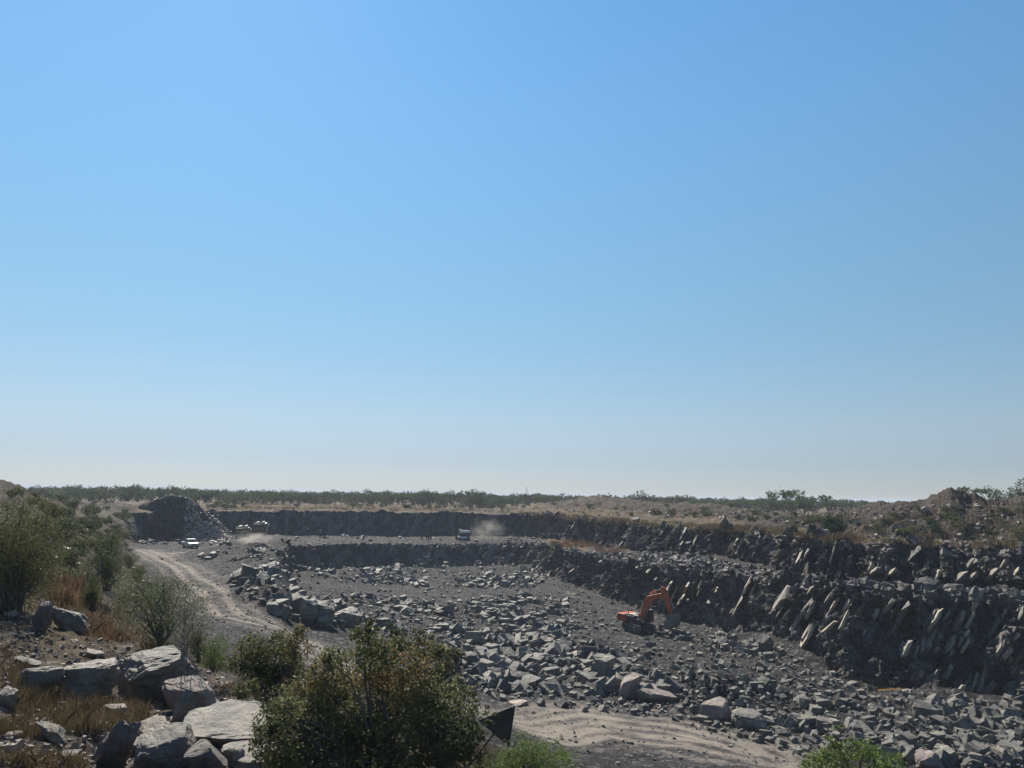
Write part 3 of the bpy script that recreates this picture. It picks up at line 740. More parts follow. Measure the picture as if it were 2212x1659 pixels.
# ---- the bluff left standing behind the pickup, and its scree
def bluff():
    nx_, ny_ = 300, 150
    c = at(385, 1166); k = 1/pxm(c); ux = np.array([CR[0], CR[1], 0]); ux /= np.linalg.norm(ux)
    vd = np.array([c[0], c[1], 0]); vd /= np.linalg.norm(vd)
    X = (np.linspace(235, 522, nx_)-385)*k; Y = np.linspace(-3, 17, ny_)
    prof = np.interp(X/k+385, [235, 258, 293, 331, 363, 385, 410, 457, 490, 520], [1.5, 5.0, 7.4, 8.7, 9.9, 9.5, 8.6, 5.6, 2.6, -.2])
    XX, YY = np.meshgrid(X, Y, indexing='ij')
    fr = np.interp(XX/k+385, [250, 290, 315, 400, 430, 520], [5.5, 4.5, 2.0, 2.0, 5.5, 6.0])     # how far the face runs out
    face = np.clip((YY+1.0)/(fr+1.3), 0, 1); face = face*face*(3-2*face)
    back = np.clip(1-(YY-5)/13, .2, 1)
    Z = prof[:, None]*face*back-.3
    Q = c+XX[..., None]*ux+YY[..., None]*vd; Q[..., 2] = c[2]+Z
    dm = np.clip(face*(1-face)*4+.25, 0, 1)
    Q[..., :2] -= (vd[:2]*((blocks(Q, 1.0, 2.5, 5)*.5+blocks(Q, .4, 1.2, 9)*.3-.3)*dm)[..., None])
    Q[..., 2] += fbm(Q, .5, 5, 77)*.55*np.clip(face*1.5, .1, 1)
    I = np.arange(nx_*ny_).reshape(nx_, ny_); Fq = np.stack([I[:-1, :-1], I[1:, :-1], I[1:, 1:], I[:-1, 1:]], -1).reshape(-1, 4)
    wm = np.clip(face*(1-face)*6-.25, 0, 1)*np.interp(XX/k+385, [295, 325, 400, 425], [0, 1, 1, 0])
    mk = np.stack([np.clip((YY-6)/6, 0, 1)*.8+.35*(1-np.clip(wm, 0, 1)), .75*(1-np.clip(wm*1.3, 0, 1)), wm*.8, XX*0], -1).reshape(-1, 4)
    tag(mesh_np('rock_bluff', Q.reshape(-1, 3), Fq, M_GROUND, attrs={'mask': mk, 'mask2': mk*0}), kind='structure')
    sel = rng.integers(0, nx_*ny_, 3200); q = Q.reshape(-1, 3)[sel]; keep = (wm.reshape(-1)[sel] < .6); q = q[keep]
    fl = np.argwhere((XX/k+385 > 395) & (XX/k+385 < 505) & (YY < 3) & (YY > -2.5)); fl = fl[rng.integers(0, len(fl), 1500)]; q2 = Q[fl[:, 0], fl[:, 1]]
    rock_cloud('scree', q2, .1+.38*rng.random(len(q2))**2, rng.normal(0, .4, len(q2)), M_TAN, 'pale broken scree down the right side of the bluff', 'scree')
    rock_cloud('bluff_rubble', q, .05+.28*rng.random(len(q))**3, rng.normal(0, .5, len(q)), M_TAN, 'broken stone lying over the bluff behind the pickup', 'rubble')
bluff()
pp, ss = scatter([([(300, 1166), (500, 1166), (500, 1180), (300, 1176)], 170)], .12, .6, 2.5)
rock_cloud('bluff_foot_rocks', pp, ss, rng.normal(0, .4, len(pp)), M_BENCH, 'fallen rocks along the foot of the bluff', 'rubble')

# ---- single boulders that stand out
def hero(name, cx, by, wpx, hpx, label, mat=None, kind='lump', seed=1, depth=.8, tilt=(0, 0), rz=0.0, rough=1.0, sink=.12, cuts=6, cat='boulder', dist=None):
    p = at(cx, by) if dist is None else ray(cx, by)*dist
    k = pxm(p); sx, sz_ = wpx/k/2*1.15, hpx/k/2*1.15
    ex = {'block': .42, 'round': .62, 'lump': .8, 'slab': .5}[kind]
    b = bmesh.new(); bmesh.ops.create_cube(b, size=2.0)
    bmesh.ops.subdivide_edges(b, edges=list(b.edges), cuts=cuts*3, use_grid_fill=True); bmesh.ops.triangulate(b, faces=b.faces)
    C = np.array([v.co[:] for v in b.verts]); C /= np.linalg.norm(C, axis=1, keepdims=True); C = np.sign(C)*np.abs(C)**ex
    g_ = np.random.default_rng(seed)
    cuts_ = [(np.array([g_.normal()*.25, -.32, .9]), .6)] + [(g_.normal(size=3)*np.array([1, 1, .7]), g_.uniform(.55, .9)) for _k in range(11)]
    for n_, t_ in cuts_:
        n_ = n_/np.linalg.norm(n_); d = C@n_-t_; C = C-n_*np.maximum(d, 0)[:, None]*.93
    C /= np.abs(C).max(0)
    o = np.array([seed*3.1, seed*1.7, 0])
    d = fbm(C+o, 1.1, 5, seed)*.12+np.abs(fbm(C+o, 2.6, 4, seed+50))*-.10+fbm(C+o, 7, 3, seed+9)*.03
    cr_ = vn(C+o, 2.0, seed+70); d = d-.06*np.clip(1-np.abs(cr_)/.07, 0, 1)          # cracks
    st_ = C@np.array([.3, .2, .93])*5+fbm(C+o, 1.5, 3, seed+90); d = d+(h3(np.floor(st_), np.floor(st_)*0, np.floor(st_)*0, seed)-.5)*.05
    C = C*(1+rough*d[:, None])
    C *= np.array([sx, sx*depth, sz_])
    for v, c_ in zip(b.verts, C): v.co = c_
    me = bpy.data.meshes.new(name); b.to_mesh(me); b.free(); me.materials.append(mat or M_ROCKN)
    ob = bpy.data.objects.new(name, me); COL.objects.link(ob)
    d_ = np.array([p[0], p[1], 0]); d_ /= np.linalg.norm(d_)
    q = p+d_*sx*depth*.5
    ob.location = (q[0], q[1], p[2]+sz_*(1-sink)); ob.rotation_euler = (tilt[0], tilt[1], rz-math.atan2(p[0], p[1]))
    for _ in range(3):                                        # settle the real size so it has the photographed breadth and height
        W = C@np.array(ob.rotation_euler.to_matrix()).T*np.array(1.0)+np.array(ob.location)
        x, y, _d = proj(W); f1 = wpx/(x.max()-x.min()); f2 = (hpx*1.15)/(y.max()-y.min())
        C = C*np.array([f1, f1, f2])
        W = C@np.array(ob.rotation_euler.to_matrix()).T+np.array(ob.location); x, y, _d = proj(W)
        k2 = FD/float(np.mean(_d)); sh = (cx-(x.max()+x.min())/2)/k2; ob.location.x += CR[0]*sh; ob.location.z += ((y.min()-(by-hpx)))/k2
    me.vertices.foreach_set('co', C.astype(np.float32).ravel()); me.update()
    return tag(ob, label, cat)
hero('boulder', 492, 1622, 225, 112, 'largest rounded grey boulder in the foreground, broad and smooth, left of the big bush', seed=3, kind='round', tilt=(.12, -.14), depth=.9, rough=.9, cuts=9)
hero('boulder', 357, 1668, 138, 108, 'blocky boulder with a cream top at the bottom edge, below the largest rounded boulder', seed=8, kind='round', depth=.9, cuts=9, rough=.7, tilt=(.05, .1))
hero('boulder', 444, 1672, 96, 76, 'small wedge boulder at the bottom edge right of the cream topped block', seed=12, kind='round', rough=.6, tilt=(.05, -.35))
hero('boulder', 545, 1675, 140, 80, 'pale flat topped boulder half under the left side of the big bush', seed=17, kind='round', rough=.6, tilt=(.05, -.1))
hero('boulder', 408, 1540, 118, 84, 'dark boulder with a lit slanting top above the pointed stone', seed=21, kind='round', tilt=(.05, .2), mat=M_ROCKR)
hero('pointed_stone', 394, 1572, 54, 84, 'upright pointed stone leaning on the largest rounded boulder', seed=29, kind='lump', tilt=(0, .3), depth=.6)
hero('flat_stone', 322, 1582, 74, 36, 'small flat cream stone wedged above the cream topped block', seed=31, kind='round', tilt=(.3, -.15))
hero('boulder', 250, 1672, 108, 118, 'dark leaning block with a crumbling face at the bottom edge', seed=37, kind='round', tilt=(.3, .35), mat=M_ROCKR, rough=1.5)
hero('boulder', 340, 1522, 185, 128, 'tall dark craggy block on the crest of the near slope', seed=41, kind='round', tilt=(-.1, .1), depth=.7, mat=M_ROCKN, cuts=9, rough=1.6)
hero('rock_ledge', 188, 1504, 150, 84, 'long low ledge with a dark overhang at left of the craggy block', seed=43, kind='round', tilt=(-.2, -.1), depth=.6, cuts=9, rough=1.7)
hero('rock_ledge', 78, 1500, 130, 62, 'lower left end of the rocky crest, streaked and half buried in dry grass', seed=44, kind='round', tilt=(-.2, -.2), depth=.6, cuts=8, rough=1.7)
for i_, (x_, y_, w_, h_, lb_) in enumerate([(300, 1625, 60, 36, 'grey stone packed between the cream topped block and the leaning dark block'), (420, 1610, 50, 30, 'small stone jammed under the left end of the largest rounded boulder'), (500, 1650, 60, 40, 'grey stone under the largest rounded boulder at the bottom edge'),
      (580, 1640, 60, 40, 'stone in shade under the left side of the biggest bush'), (455, 1535, 60, 34, 'low brown stone behind the largest rounded boulder'), (250, 1545, 50, 26, 'grey stone in the grass in front of the craggy block'), (60, 1440, 60, 24, 'flat stone on the bank below the rusty brown boulder'),
      (205, 1420, 46, 20, 'thin lit slab on the bank above the long low ledge'), (395, 1660, 60, 40, 'stone at the bottom edge between the block and the wedge boulder'), (30, 1600, 40, 22, 'small tan stone near the left edge in dry grass')]):
    hero('stone', x_, y_, w_, h_, lb_, seed=200+i_, kind='round', tilt=(.05, rnd.uniform(-.3, .3)), mat=[M_ROCKN, M_ROCKR][i_ % 2], cuts=4, cat='stone')
hero('boulder', 92, 1362, 46, 66, 'rusty brown rounded boulder standing by the shrubs on the left slope', seed=47, kind='lump', mat=M_ROCKR, depth=.9)
hero('boulder', 150, 1366, 85, 56, 'cracked grey outcrop beside the rusty brown boulder', seed=53, kind='slab', tilt=(-.3, .3), rough=1.6, depth=.6)
hero('boulder', 110, 1600, 66, 44, 'dark grey stone with a lit edge half buried in dry grass', seed=59, kind='block', tilt=(0, .4))
hero('flat_stone', 148, 1638, 62, 20, 'flat thin stone lying on reddish soil near the bottom left corner', seed=61, kind='slab')
hero('boulder', 12, 1530, 62, 50, 'purplish rounded rock cut by the left edge of the view', seed=67, kind='lump', mat=M_ROCKR)
hero('boulder', 438, 1512, 50, 34, 'small brown rock in grass behind the largest rounded boulder', seed=71, kind='lump', mat=M_ROCKR)
hero('boulder', 1548, 1558, 76, 54, 'large pinkish boulder with a pale domed top beside the packed road at right', seed=73, kind='block', mat=M_ROCKR, sink=.2)
hero('boulder', 1618, 1574, 78, 46, 'long grey boulder leaning on the large pinkish boulder', seed=79, kind='lump', mat=M_ROCK, sink=.2)
hero('boulder', 1360, 1508, 48, 56, 'upright reddish block with a pale cap below the central heap', seed=83, kind='block', mat=M_ROCKR, depth=.8)
hero('boulder', 1425, 1516, 86, 42, 'wide reddish split boulder right of the upright reddish block', seed=89, kind='block', mat=M_ROCKR, tilt=(0, .15))
hero('boulder', 1302, 1466, 56, 56, 'big dark cube shaped boulder in the central heap', seed=97, kind='block', mat=M_ROCK)
hero('boulder', 1655, 1412, 34, 44, 'tall standing boulder at the end of the rubble row under the right wall', seed=101, kind='block', mat=M_ROCK)
hero('boulder', 750, 1352, 66, 42, 'rounded boulder with a bright cracked face at the near end of the block ridge', seed=103, kind='lump', mat=M_ROCKN)
hero('boulder', 702, 1347, 44, 52, 'dark upright block left of the bright cracked boulder', seed=107, kind='block', mat=M_ROCK)
hero('boulder', 668, 1342, 42, 52, 'dark squarish block second from the near end of the block ridge', seed=109, kind='block', mat=M_ROCK)
hero('boulder', 1998, 1550, 56, 36, 'dark boulder with a flat bright top at the foot of the right wall', seed=113, kind='block', mat=M_ROCK, sink=0)
hero('boulder', 2008, 1662, 66, 44, 'pinkish round boulder at the bottom edge right of the lone bush', seed=127, kind='lump', mat=M_ROCKR)
hero('boulder', 1688, 1505, 34, 30, 'steep grey slab standing in the heap below the right wall', seed=131, kind='block', mat=M_ROCK, tilt=(0, .5))
hero('boulder', 1120, 1526, 42, 15, 'olive brown flat rock lying just above the triangular sign', seed=137, kind='lump', mat=M_ROCKR)
hero('boulder', 1374, 1131, 17, 14, 'dark square rock standing on the grass at the top of the upper wall', seed=139, kind='block', mat=M_ROCK)

# ================================================================== vegetation
def leaf_mat(name, stops, trans=.35, rough=.6):
    m = bpy.data.materials.new(name); m.use_nodes = True; t = m.node_tree; b = t.nodes['Principled BSDF']; n = N(t)
    c = n.ramp(n('Attribute', attribute_name='tint').outputs['Fac'], stops)
    c = n.mix(.35, c, n.ramp(n('ObjectInfo').outputs['Random'], [(0, .35), (1, .7)]), 'OVERLAY')
    c = n.mix(1.0, c, (.8, .78, .74), 'MULTIPLY')
    t.links.new(c, b.inputs['Base Color']); b.inputs['Roughness'].default_value = rough; b.inputs['Specular IOR Level'].default_value = .15
    tr = n('BsdfTranslucent'); t.links.new(c, tr.inputs[0]); mx = n('MixShader'); mx.inputs[0].default_value = trans
    t.links.new(b.outputs[0], mx.inputs[1]); t.links.new(tr.outputs[0], mx.inputs[2]); t.links.new(mx.outputs[0], t.nodes['Material Output'].inputs[0])
    return m
L_OLIVE = leaf_mat('olive_leaves', [(0, (.075, .085, .035)), (.5, (.13, .14, .06)), (1, (.20, .20, .09))])
L_GREEN = leaf_mat('green_leaves', [(0, (.045, .065, .028)), (.5, (.085, .11, .045)), (1, (.15, .17, .075))])
L_LIGHT = leaf_mat('light_green_leaves', [(0, (.10, .15, .04)), (.5, (.16, .22, .07)), (1, (.24, .30, .10))])
L_DARK = leaf_mat('dark_green_leaves', [(0, (.02, .05, .025)), (1, (.05, .09, .04))], .2)
L_MAIN = leaf_mat('mixed_leaves', [(0, (.075, .09, .045)), (.3, (.14, .155, .07)), (.56, (.23, .225, .115)), (.64, (.27, .20, .09)), (.8, (.25, .13, .06)), (1, (.32, .15, .065))], .35, .55)
L_FAR = leaf_mat('far_leaves', [(0, (.05, .075, .04)), (.6, (.09, .115, .06)), (1, (.15, .16, .09))])
L_STRAW = leaf_mat('dry_grass', [(0, (.10, .075, .045)), (.5, (.18, .135, .078)), (1, (.31, .245, .145))], .25)
L_ORANGE = leaf_mat('rust_coloured_grass', [(0, (.13, .085, .055)), (.5, (.23, .145, .085)), (1, (.34, .24, .14))], .25)
M_BARK = simple('bark', (.13, .11, .09), .9, 0, .35, 9)
M_TWIG = simple('dry_twigs', (.22, .19, .15), .9, 0, .3, 9)

def leaves(C, size, asp=.5, r=rng):
    """one folded leaf (two triangles as a quad) at each centre"""
    n = len(C); d = r.normal(size=(n, 3)); d /= np.linalg.norm(d, axis=1, keepdims=True)
    e = r.normal(size=(n, 3)); e -= d*(e*d).sum(1, keepdims=True); e /= np.linalg.norm(e, axis=1, keepdims=True); nn_ = np.cross(d, e)
    s_ = (size*r.uniform(.6, 1.3, n))[:, None]
    V_ = np.stack([C-d*s_*.5, C+e*s_*asp*.5+nn_*s_*.08, C+d*s_*.5, C-e*s_*asp*.5+nn_*s_*.08], 1).reshape(-1, 3)
    return V_, np.arange(4*n).reshape(n, 4)
def crown_pts(blobs, n, r=rng, cl=.22, per=18):
    """leaf centres: every blob (centre, radii) holds many small sprays"""
    vol = np.array([b[1][0]*b[1][1]*b[1][2] for b in blobs])**.7; k = np.maximum(1, (n/per*vol/vol.sum())).astype(int)
    out = []
    for (c, rad), kk in zip(blobs, k):
        d = r.normal(size=(kk, 3)); d /= np.linalg.norm(d, axis=1, keepdims=True)
        q = d*np.array(rad)*(r.uniform(.25, 1.0, (kk, 1))**.45)*(1+.08*r.normal(size=(kk, 1)))
        sp = np.array(c)+q; w_ = cl*min(rad)
        g = np.repeat(sp, per, 0)+r.normal(size=(kk*per, 3))*w_*np.array([1, 1, .75])
        out.append(g)
    return np.concatenate(out)
def branches(name, base, tips, r0, mat, parent, rr, wig=.15, sub=0, spl=5):
    m = MB()
    def limb(a, b, ra, rb, k):
        a = Vector(a); b = Vector(b); L = (b-a).length; pts = [a]
        for i in range(1, k):
            t = i/k; q = a.lerp(b, t)+Vector((rr.gauss(0, 1), rr.gauss(0, 1), rr.gauss(0, .6)))*L*wig*.35; q.z += L*.08*math.sin(t*3.1); pts.append(q)
        pts.append(b)
        for i in range(k): m.tube(pts[i], pts[i+1], ra+(rb-ra)*i/k, ra+(rb-ra)*(i+1)/k, 5)
        return pts
    for tp in tips:
        st = Vector(base)+Vector((rr.gauss(0, 1), rr.gauss(0, 1), 0))*r0*1.5; st.z = base[2]-.1
        pts = limb(st, tp, r0, r0*.2, spl)
        for _ in range(sub):
            i = rr.randrange(1, len(pts)-1); a = pts[i]; L = (Vector(tp)-st).length*rr.uniform(.18, .42)
            dv = (Vector(tp)-st).normalized()+Vector((rr.gauss(0, .7), rr.gauss(0, .7), rr.gauss(.1, .4))); dv.normalize()
            p2 = limb(a, a+dv*L, r0*.35, r0*.10, 3)
            for _ in range(2):
                dv2 = dv+Vector((rr.gauss(0, .6), rr.gauss(0, .6), rr.gauss(0, .4))); dv2.normalize(); limb(p2[rr.randrange(1, 3)], p2[2]+dv2*L*.4, r0*.13, r0*.06, 2)
    return m.build(name, mat, parent)
def px_blob(x, y, rx, ry, dist, dz=0.0, rd=None):
    """a blob seen at a picture position with picture radii, at a distance from the camera"""
    c = ray(x, y)*dist; k = FD/dist
    return (c+np.array([0, 1, 0])*dz, (rx/k, (rd if rd else (rx+ry)/2)/k*1.0, ry/k))
def shrub(label, mat, blobs, base, nleaf, lsize, seed, tintf=None, name='shrub', cat='shrub', group=None, asp=.5, r0=.03, ntips=None, cl=.22, bark=None, sub=2, wire=True):
    r_ = np.random.default_rng(seed); rr = random.Random(seed)
    e = empty(name, (0, 0, 0)); tag(e, label, cat, group)
    base = np.array(base, float); e.location = base
    bl = [(np.array(c)-base, rad) for c, rad in blobs]
    C = crown_pts(bl, nleaf, r_, cl)
    V_, F_ = leaves(C, np.full(len(C), lsize), asp, r_)
    if tintf is None: tint = .5+.35*vn(C, 1.2/max(.3, bl[0][1][0]), seed)+r_.normal(size=len(C))*.15
    else: tint = tintf(C+base, r_)
    mesh_np('crown', V_, F_, mat, parent=e, attrs={'tint': np.repeat(np.clip(tint, 0, 1), 4)})
    tips = [tuple(c+np.array([rr.gauss(0, .3), rr.gauss(0, .3), rr.uniform(-.2, .7)])*np.array(rad)) for c, rad in bl for _ in range(2)]
    branches('stems', (0, 0, 0), tips[:ntips] if ntips else tips, r0, bark or M_BARK, e, rr, sub=sub)
    return e
def auto_blobs(x, yb, w_, h_, dist, n, seed):
    r_ = random.Random(seed); out = []
    for i in range(n):
        a = 6.283*i/n+r_.uniform(-.4, .4); q = r_.uniform(.25, .62) if i else 0
        out.append(px_blob(x+math.cos(a)*q*w_*.55, yb-h_*(.52+.34*math.sin(a)*q*1.7)-r_.uniform(-.08, .08)*h_, w_*r_.uniform(.21, .31), h_*r_.uniform(.22, .33), dist+r_.uniform(-.28, .28)*w_/FD*dist, 0))
    return out
def bush(label, x, yb, w_, h_, mat, n, ls, seed, nb=8, dist=None, **k):
    p = at(x, yb); dist = dist or float(np.linalg.norm(p)); base = ray(x, yb)*dist
    return shrub(label, mat, auto_blobs(x, yb, w_, h_, dist, nb, seed), base, n, ls, seed, **k)

# the big bush in front
D = 15.5
def main_tint(C, r_):
    x, y, _ = proj(C); b = np.exp(-(((x-790)/150)**2+((y-1470)/62)**2))*.40+np.exp(-(((x-930)/80)**2+((y-1420)/50)**2))*.35+np.exp(-(((x-600)/50)**2+((y-1450)/50)**2))*.3
    return .2+b+.22*vn(C, 2.3, 7)+r_.normal(size=len(C))*.13
MAINB = [(615, 1540, 40, 36), (580, 1580, 34, 30), (600, 1620, 50, 40), (770, 1378, 14, 26), (845, 1360, 12, 22), (905, 1372, 16, 20), (980, 1420, 22, 20), (610, 1600, 50, 50), (690, 1450, 30, 30), (1020, 1510, 26, 22), (800, 1530, 150, 80), (700, 1590, 110, 70), (860, 1600, 130, 70), (960, 1560, 70, 70), (992, 1606, 50, 50), (660, 1530, 70, 60), (760, 1450, 80, 50), (850, 1430, 75, 45),
         (930, 1440, 50, 40), (790, 1395, 40, 40), (800, 1365, 16, 25), (870, 1385, 30, 25), (935, 1400, 35, 28), (720, 1420, 25, 25), (640, 1660, 50, 40), (1000, 1650, 60, 30), (820, 1665, 140, 40),
         (1022, 1592, 28, 24), (895, 1500, 70, 40), (690, 1490, 45, 30), (960, 1500, 40, 40), (1055, 1545, 18, 16)]
shrub('biggest bush in the foreground, leaves half green half rusty brown, right of the boulders', L_MAIN, [px_blob(*b, D+rnd.uniform(-.8, .8)) for b in MAINB],
      ray(830, 1700)*D, 50000, .064, 301, main_tint, asp=.62, r0=.035, cl=.155, ntips=26)
shrub('thin leafy bush with rusty patches standing between the haul road and the biggest bush', L_MAIN,
      [px_blob(*b, 17.5+rnd.uniform(-.6, .6)) for b in [(590, 1430, 50, 35), (545, 1400, 28, 26), (600, 1390, 30, 22), (640, 1400, 28, 28), (570, 1470, 40, 30), (630, 1465, 40, 35), (520, 1430, 22, 24), (650, 1365, 14, 16), (535, 1490, 26, 20)]],
      ray(600, 1540)*17.5, 9500, .060, 302, lambda C, r_: .38+.35*vn(C, 2.0, 17)+r_.normal(size=len(C))*.15, asp=.6, r0=.022, cl=.22)
bush('light green low bush at the bottom edge beside the triangular sign', 1150, 1700, 190, 95, L_LIGHT, 6500, .045, 303, 10, dist=13.5, asp=.4, r0=.012)
bush('short pale green bush at the bottom edge under the right side of the biggest bush', 1060, 1720, 120, 90, L_OLIVE, 2500, .045, 333, 6, dist=14.0, asp=.4, r0=.012)
shrub('lone yellow green bush sprouting at the bottom right in front of the rocks', L_LIGHT,
      [px_blob(*b, 15+rnd.uniform(-.5, .5)) for b in [(1850, 1650, 60, 26), (1800, 1600, 13, 22), (1812, 1570, 7, 14), (1770, 1655, 30, 26), (1830, 1622, 26, 18), (1880, 1625, 28, 18), (1925, 1648, 26, 20), (1860, 1605, 16, 10), (1790, 1635, 20, 20)]],
      ray(1850, 1720)*15, 4300, .052, 304, asp=.55, r0=.014, cl=.2)
bush('tall olive tree-like bush at the left edge with dark forked stems', 30, 1325, 225, 205, L_OLIVE, 36000, .068, 305, 16, r0=.05, cl=.2)
bush('bushy green shrub on the left slope just above the haul road bend', 345, 1392, 205, 150, L_GREEN, 15000, .055, 306, 12, dist=30, r0=.03)
bush('upright grey green shrub in the middle of the left slope', 232, 1272, 105, 115, L_GREEN, 7000, .07, 307, 8, dist=44, r0=.04)
bush('low dark shrub between the orange grass and the green shrub', 200, 1315, 52, 60, L_GREEN, 3000, .055, 308, 5, dist=34)
bush('pale green low shrub by the haul road, left of the thin leafy bush', 462, 1445, 90, 62, L_LIGHT, 4200, .05, 309, 7, dist=26, r0=.012)
bush('small leafy shrub right of the dry sapling', 430, 1425, 60, 70, L_OLIVE, 2600, .045, 310, 5, dist=25, r0=.012)
BG = [(30, 1260, 150, 70, 'dark green bush directly above the tall olive bush'), (90, 1100, 90, 26, 'flat green bush along the left skyline'),
      (160, 1098, 70, 30, 'low grey bush below the skyline in the middle of the left slope'), (300, 1255, 60, 50, 'spreading bush on the bank just above the haul road'), (15, 1190, 120, 80, 'big grey green bush near the top of the left slope'), (85, 1165, 110, 80, 'spreading green bush below the grassy crest at left'), (140, 1175, 90, 70, 'olive bush halfway up the left slope right of the spreading bush'),
      (60, 1215, 120, 70, 'dense olive bush above the tall olive bush'), (150, 1225, 80, 60, 'green bush left of the bare stony patch'), (205, 1110, 42, 26, 'dark low bush on the skyline side of the left slope'),
      (240, 1190, 70, 55, 'feathery green bush beside the rocky bluff'), (255, 1160, 55, 50, 'olive bush under the left shoulder of the bluff'), (195, 1150, 40, 30, 'small dark bush on the bare ground left of the bluff'), (280, 1225, 60, 45, 'green bush hanging over the haul road bend'),
      (120, 1120, 70, 45, 'green bush high on the left slope'), (175, 1195, 60, 40, 'round olive bush in the middle of the left shrubs')]
for i, (x, y, w_, h_, lb) in enumerate(BG):
    w_ *= .72; h_ *= .68
    bush(lb, x, y, w_, h_, [L_GREEN, L_OLIVE][i % 2], int(4000*min(2.2, w_/60)), .12 if y < 1200 else .09, 340+i, 7, group='bushes on the left slope', r0=.04, sub=1)
# dry sapling
def sapling():
    x, yb, dist = 400, 1416, 24.0; base = ray(x, yb)*dist; e = empty('dry_sapling', base); tag(e, 'bare dry sapling with thin forked twigs beside the haul road bend', 'sapling')
    tips = [tuple(ray(px, py)*(dist+rnd.uniform(-.4, .4))-base) for px, py in [(398, 1290), (412, 1300), (425, 1310), (440, 1330), (384, 1310), (370, 1335), (405, 1275), (450, 1345), (390, 1340)]]
    branches('stems', (0, 0, 0), tips, .018, M_TWIG, e, random.Random(4), sub=5, wig=.2)
    C = crown_pts([(np.array(t), (.35, .35, .3)) for t in tips], 700, np.random.default_rng(4)); V_, F_ = leaves(C, np.full(len(C), .045), .45)
    mesh_np('leaves', V_, F_, L_OLIVE, parent=e, attrs={'tint': np.repeat(rng.random(len(C)), 4)})
sapling()
# bushes by the pit edge on the right
bush('dense dark green round bush on the grass above the upper wall', 1800, 1160, 56, 44, L_DARK, 11000, .15, 360, 14, r0=.05)
bush('small grey green bush right of the dark round bush', 1898, 1155, 38, 32, L_GREEN, 1300, .13, 361, 5)
bush('thin olive bush at the foot of the spoil bank left of the dark hollow', 1975, 1160, 46, 28, L_OLIVE, 1300, .13, 362, 5)
bush('dark bush in the hollow of the spoil bank left of the wooden pole', 2020, 1158, 44, 36, L_DARK, 1700, .13, 363, 6)
bush('pale bush behind the wooden pole', 2075, 1150, 44, 30, L_OLIVE, 1000, .13, 364, 5)
bush('scruffy bush beside the yellow stones above the upper wall', 1718, 1150, 40, 36, L_OLIVE, 1000, .13, 365, 5)
bush('low bush at the right edge above the upper wall', 2200, 1165, 50, 30, L_OLIVE, 1100, .13, 366, 5)
bush('tiny green bush on the bench below the upper wall', 1864, 1252, 15, 14, L_GREEN, 500, .11, 367, 4)
bush('dark bushy mound right of the grassy strip at the middle of the far rim', 1085, 1102, 44, 26, L_GREEN, 1400, .22, 368, 6)

# low scrub: a few kinds, copied
tr0 = random.Random(91)
def copy_tree(src, name=None):
    c = src.copy(); COL.objects.link(c)
    for ch in src.children:
        d = ch.copy(); COL.objects.link(d); d.parent = c; d.matrix_parent_inverse = ch.matrix_parent_inverse
    return c
def scrub_proto(seed, mat):
    r_ = np.random.default_rng(seed); rr = random.Random(seed); e = empty('shrub', (0, 0, 0)); bl = []
    for i in range(6):
        a = 6.283*i/6+rr.uniform(-.5, .5); q = rr.uniform(.1, .75)
        bl.append((np.array([math.cos(a)*q, math.sin(a)*q, rr.uniform(.35, .8)]), (rr.uniform(.35, .6), rr.uniform(.35, .6), rr.uniform(.25, .42))))
    C = crown_pts(bl, 900, r_, .25, 12); V_, F_ = leaves(C, np.full(len(C), .15), .6, r_)
    mesh_np('crown', V_, F_, mat, parent=e, attrs={'tint': np.repeat(np.clip(.5+.3*vn(C, 1.6, seed)+r_.normal(size=len(C))*.15, 0, 1), 4)})
    branches('stems', (0, 0, 0), [tuple(c) for c, _ in bl], .035, M_BARK, e, rr, sub=1, spl=3)
    return e
SP = [scrub_proto(700+i, [L_OLIVE, L_GREEN, L_FAR, L_OLIVE, L_GREEN][i]) for i in range(5)]; spu = set()
for poly, cnt, lo, hi, lb, grp in [([(100, 1062), (265, 1078), (290, 1150), (285, 1210), (200, 1190), (120, 1120)], 62, .5, 1.25, 'small rounded scrub bush on the left slope beyond the big bushes', 'small scrub on the left slope'),
        ([(0, 1060), (100, 1075), (190, 1150), (250, 1230), (190, 1290), (60, 1200), (0, 1150)], 26, .45, .95, 'low scrub filling the gaps between the named bushes of the left slope', 'gap scrub on the left slope'),
        ([(430, 1080), (1100, 1085), (1100, 1100), (430, 1100)], 34, .8, 1.7, 'low dark scrub on the grass strip behind the back wall', 'scrub behind the back wall'),
        ([(1130, 1080), (1640, 1098), (1860, 1120), (1860, 1150), (1640, 1128), (1130, 1100)], 40, .5, 1.3, 'small scrub growing on the brown spoil banks of the right rim', 'scrub on the right rim'),
        ([(1880, 1100), (2212, 1095), (2212, 1170), (1900, 1160)], 26, .4, 1.0, 'small scrub on the spoil bank near the right edge', 'scrub on the far right spoil bank')]:
    for x, y in in_poly(poly, cnt):
        p = at(x, y)
        if p is None: continue
        i = tr0.randrange(5); o = SP[i] if i not in spu else copy_tree(SP[i]); spu.add(i); s_ = tr0.uniform(lo, hi)
        o.location = (p[0], p[1], p[2]-.05); o.rotation_euler = (0, 0, tr0.uniform(0, 6.28)); o.scale = (s_, s_, s_*tr0.uniform(.7, 1.1)); tag(o, lb, 'shrub', grp)

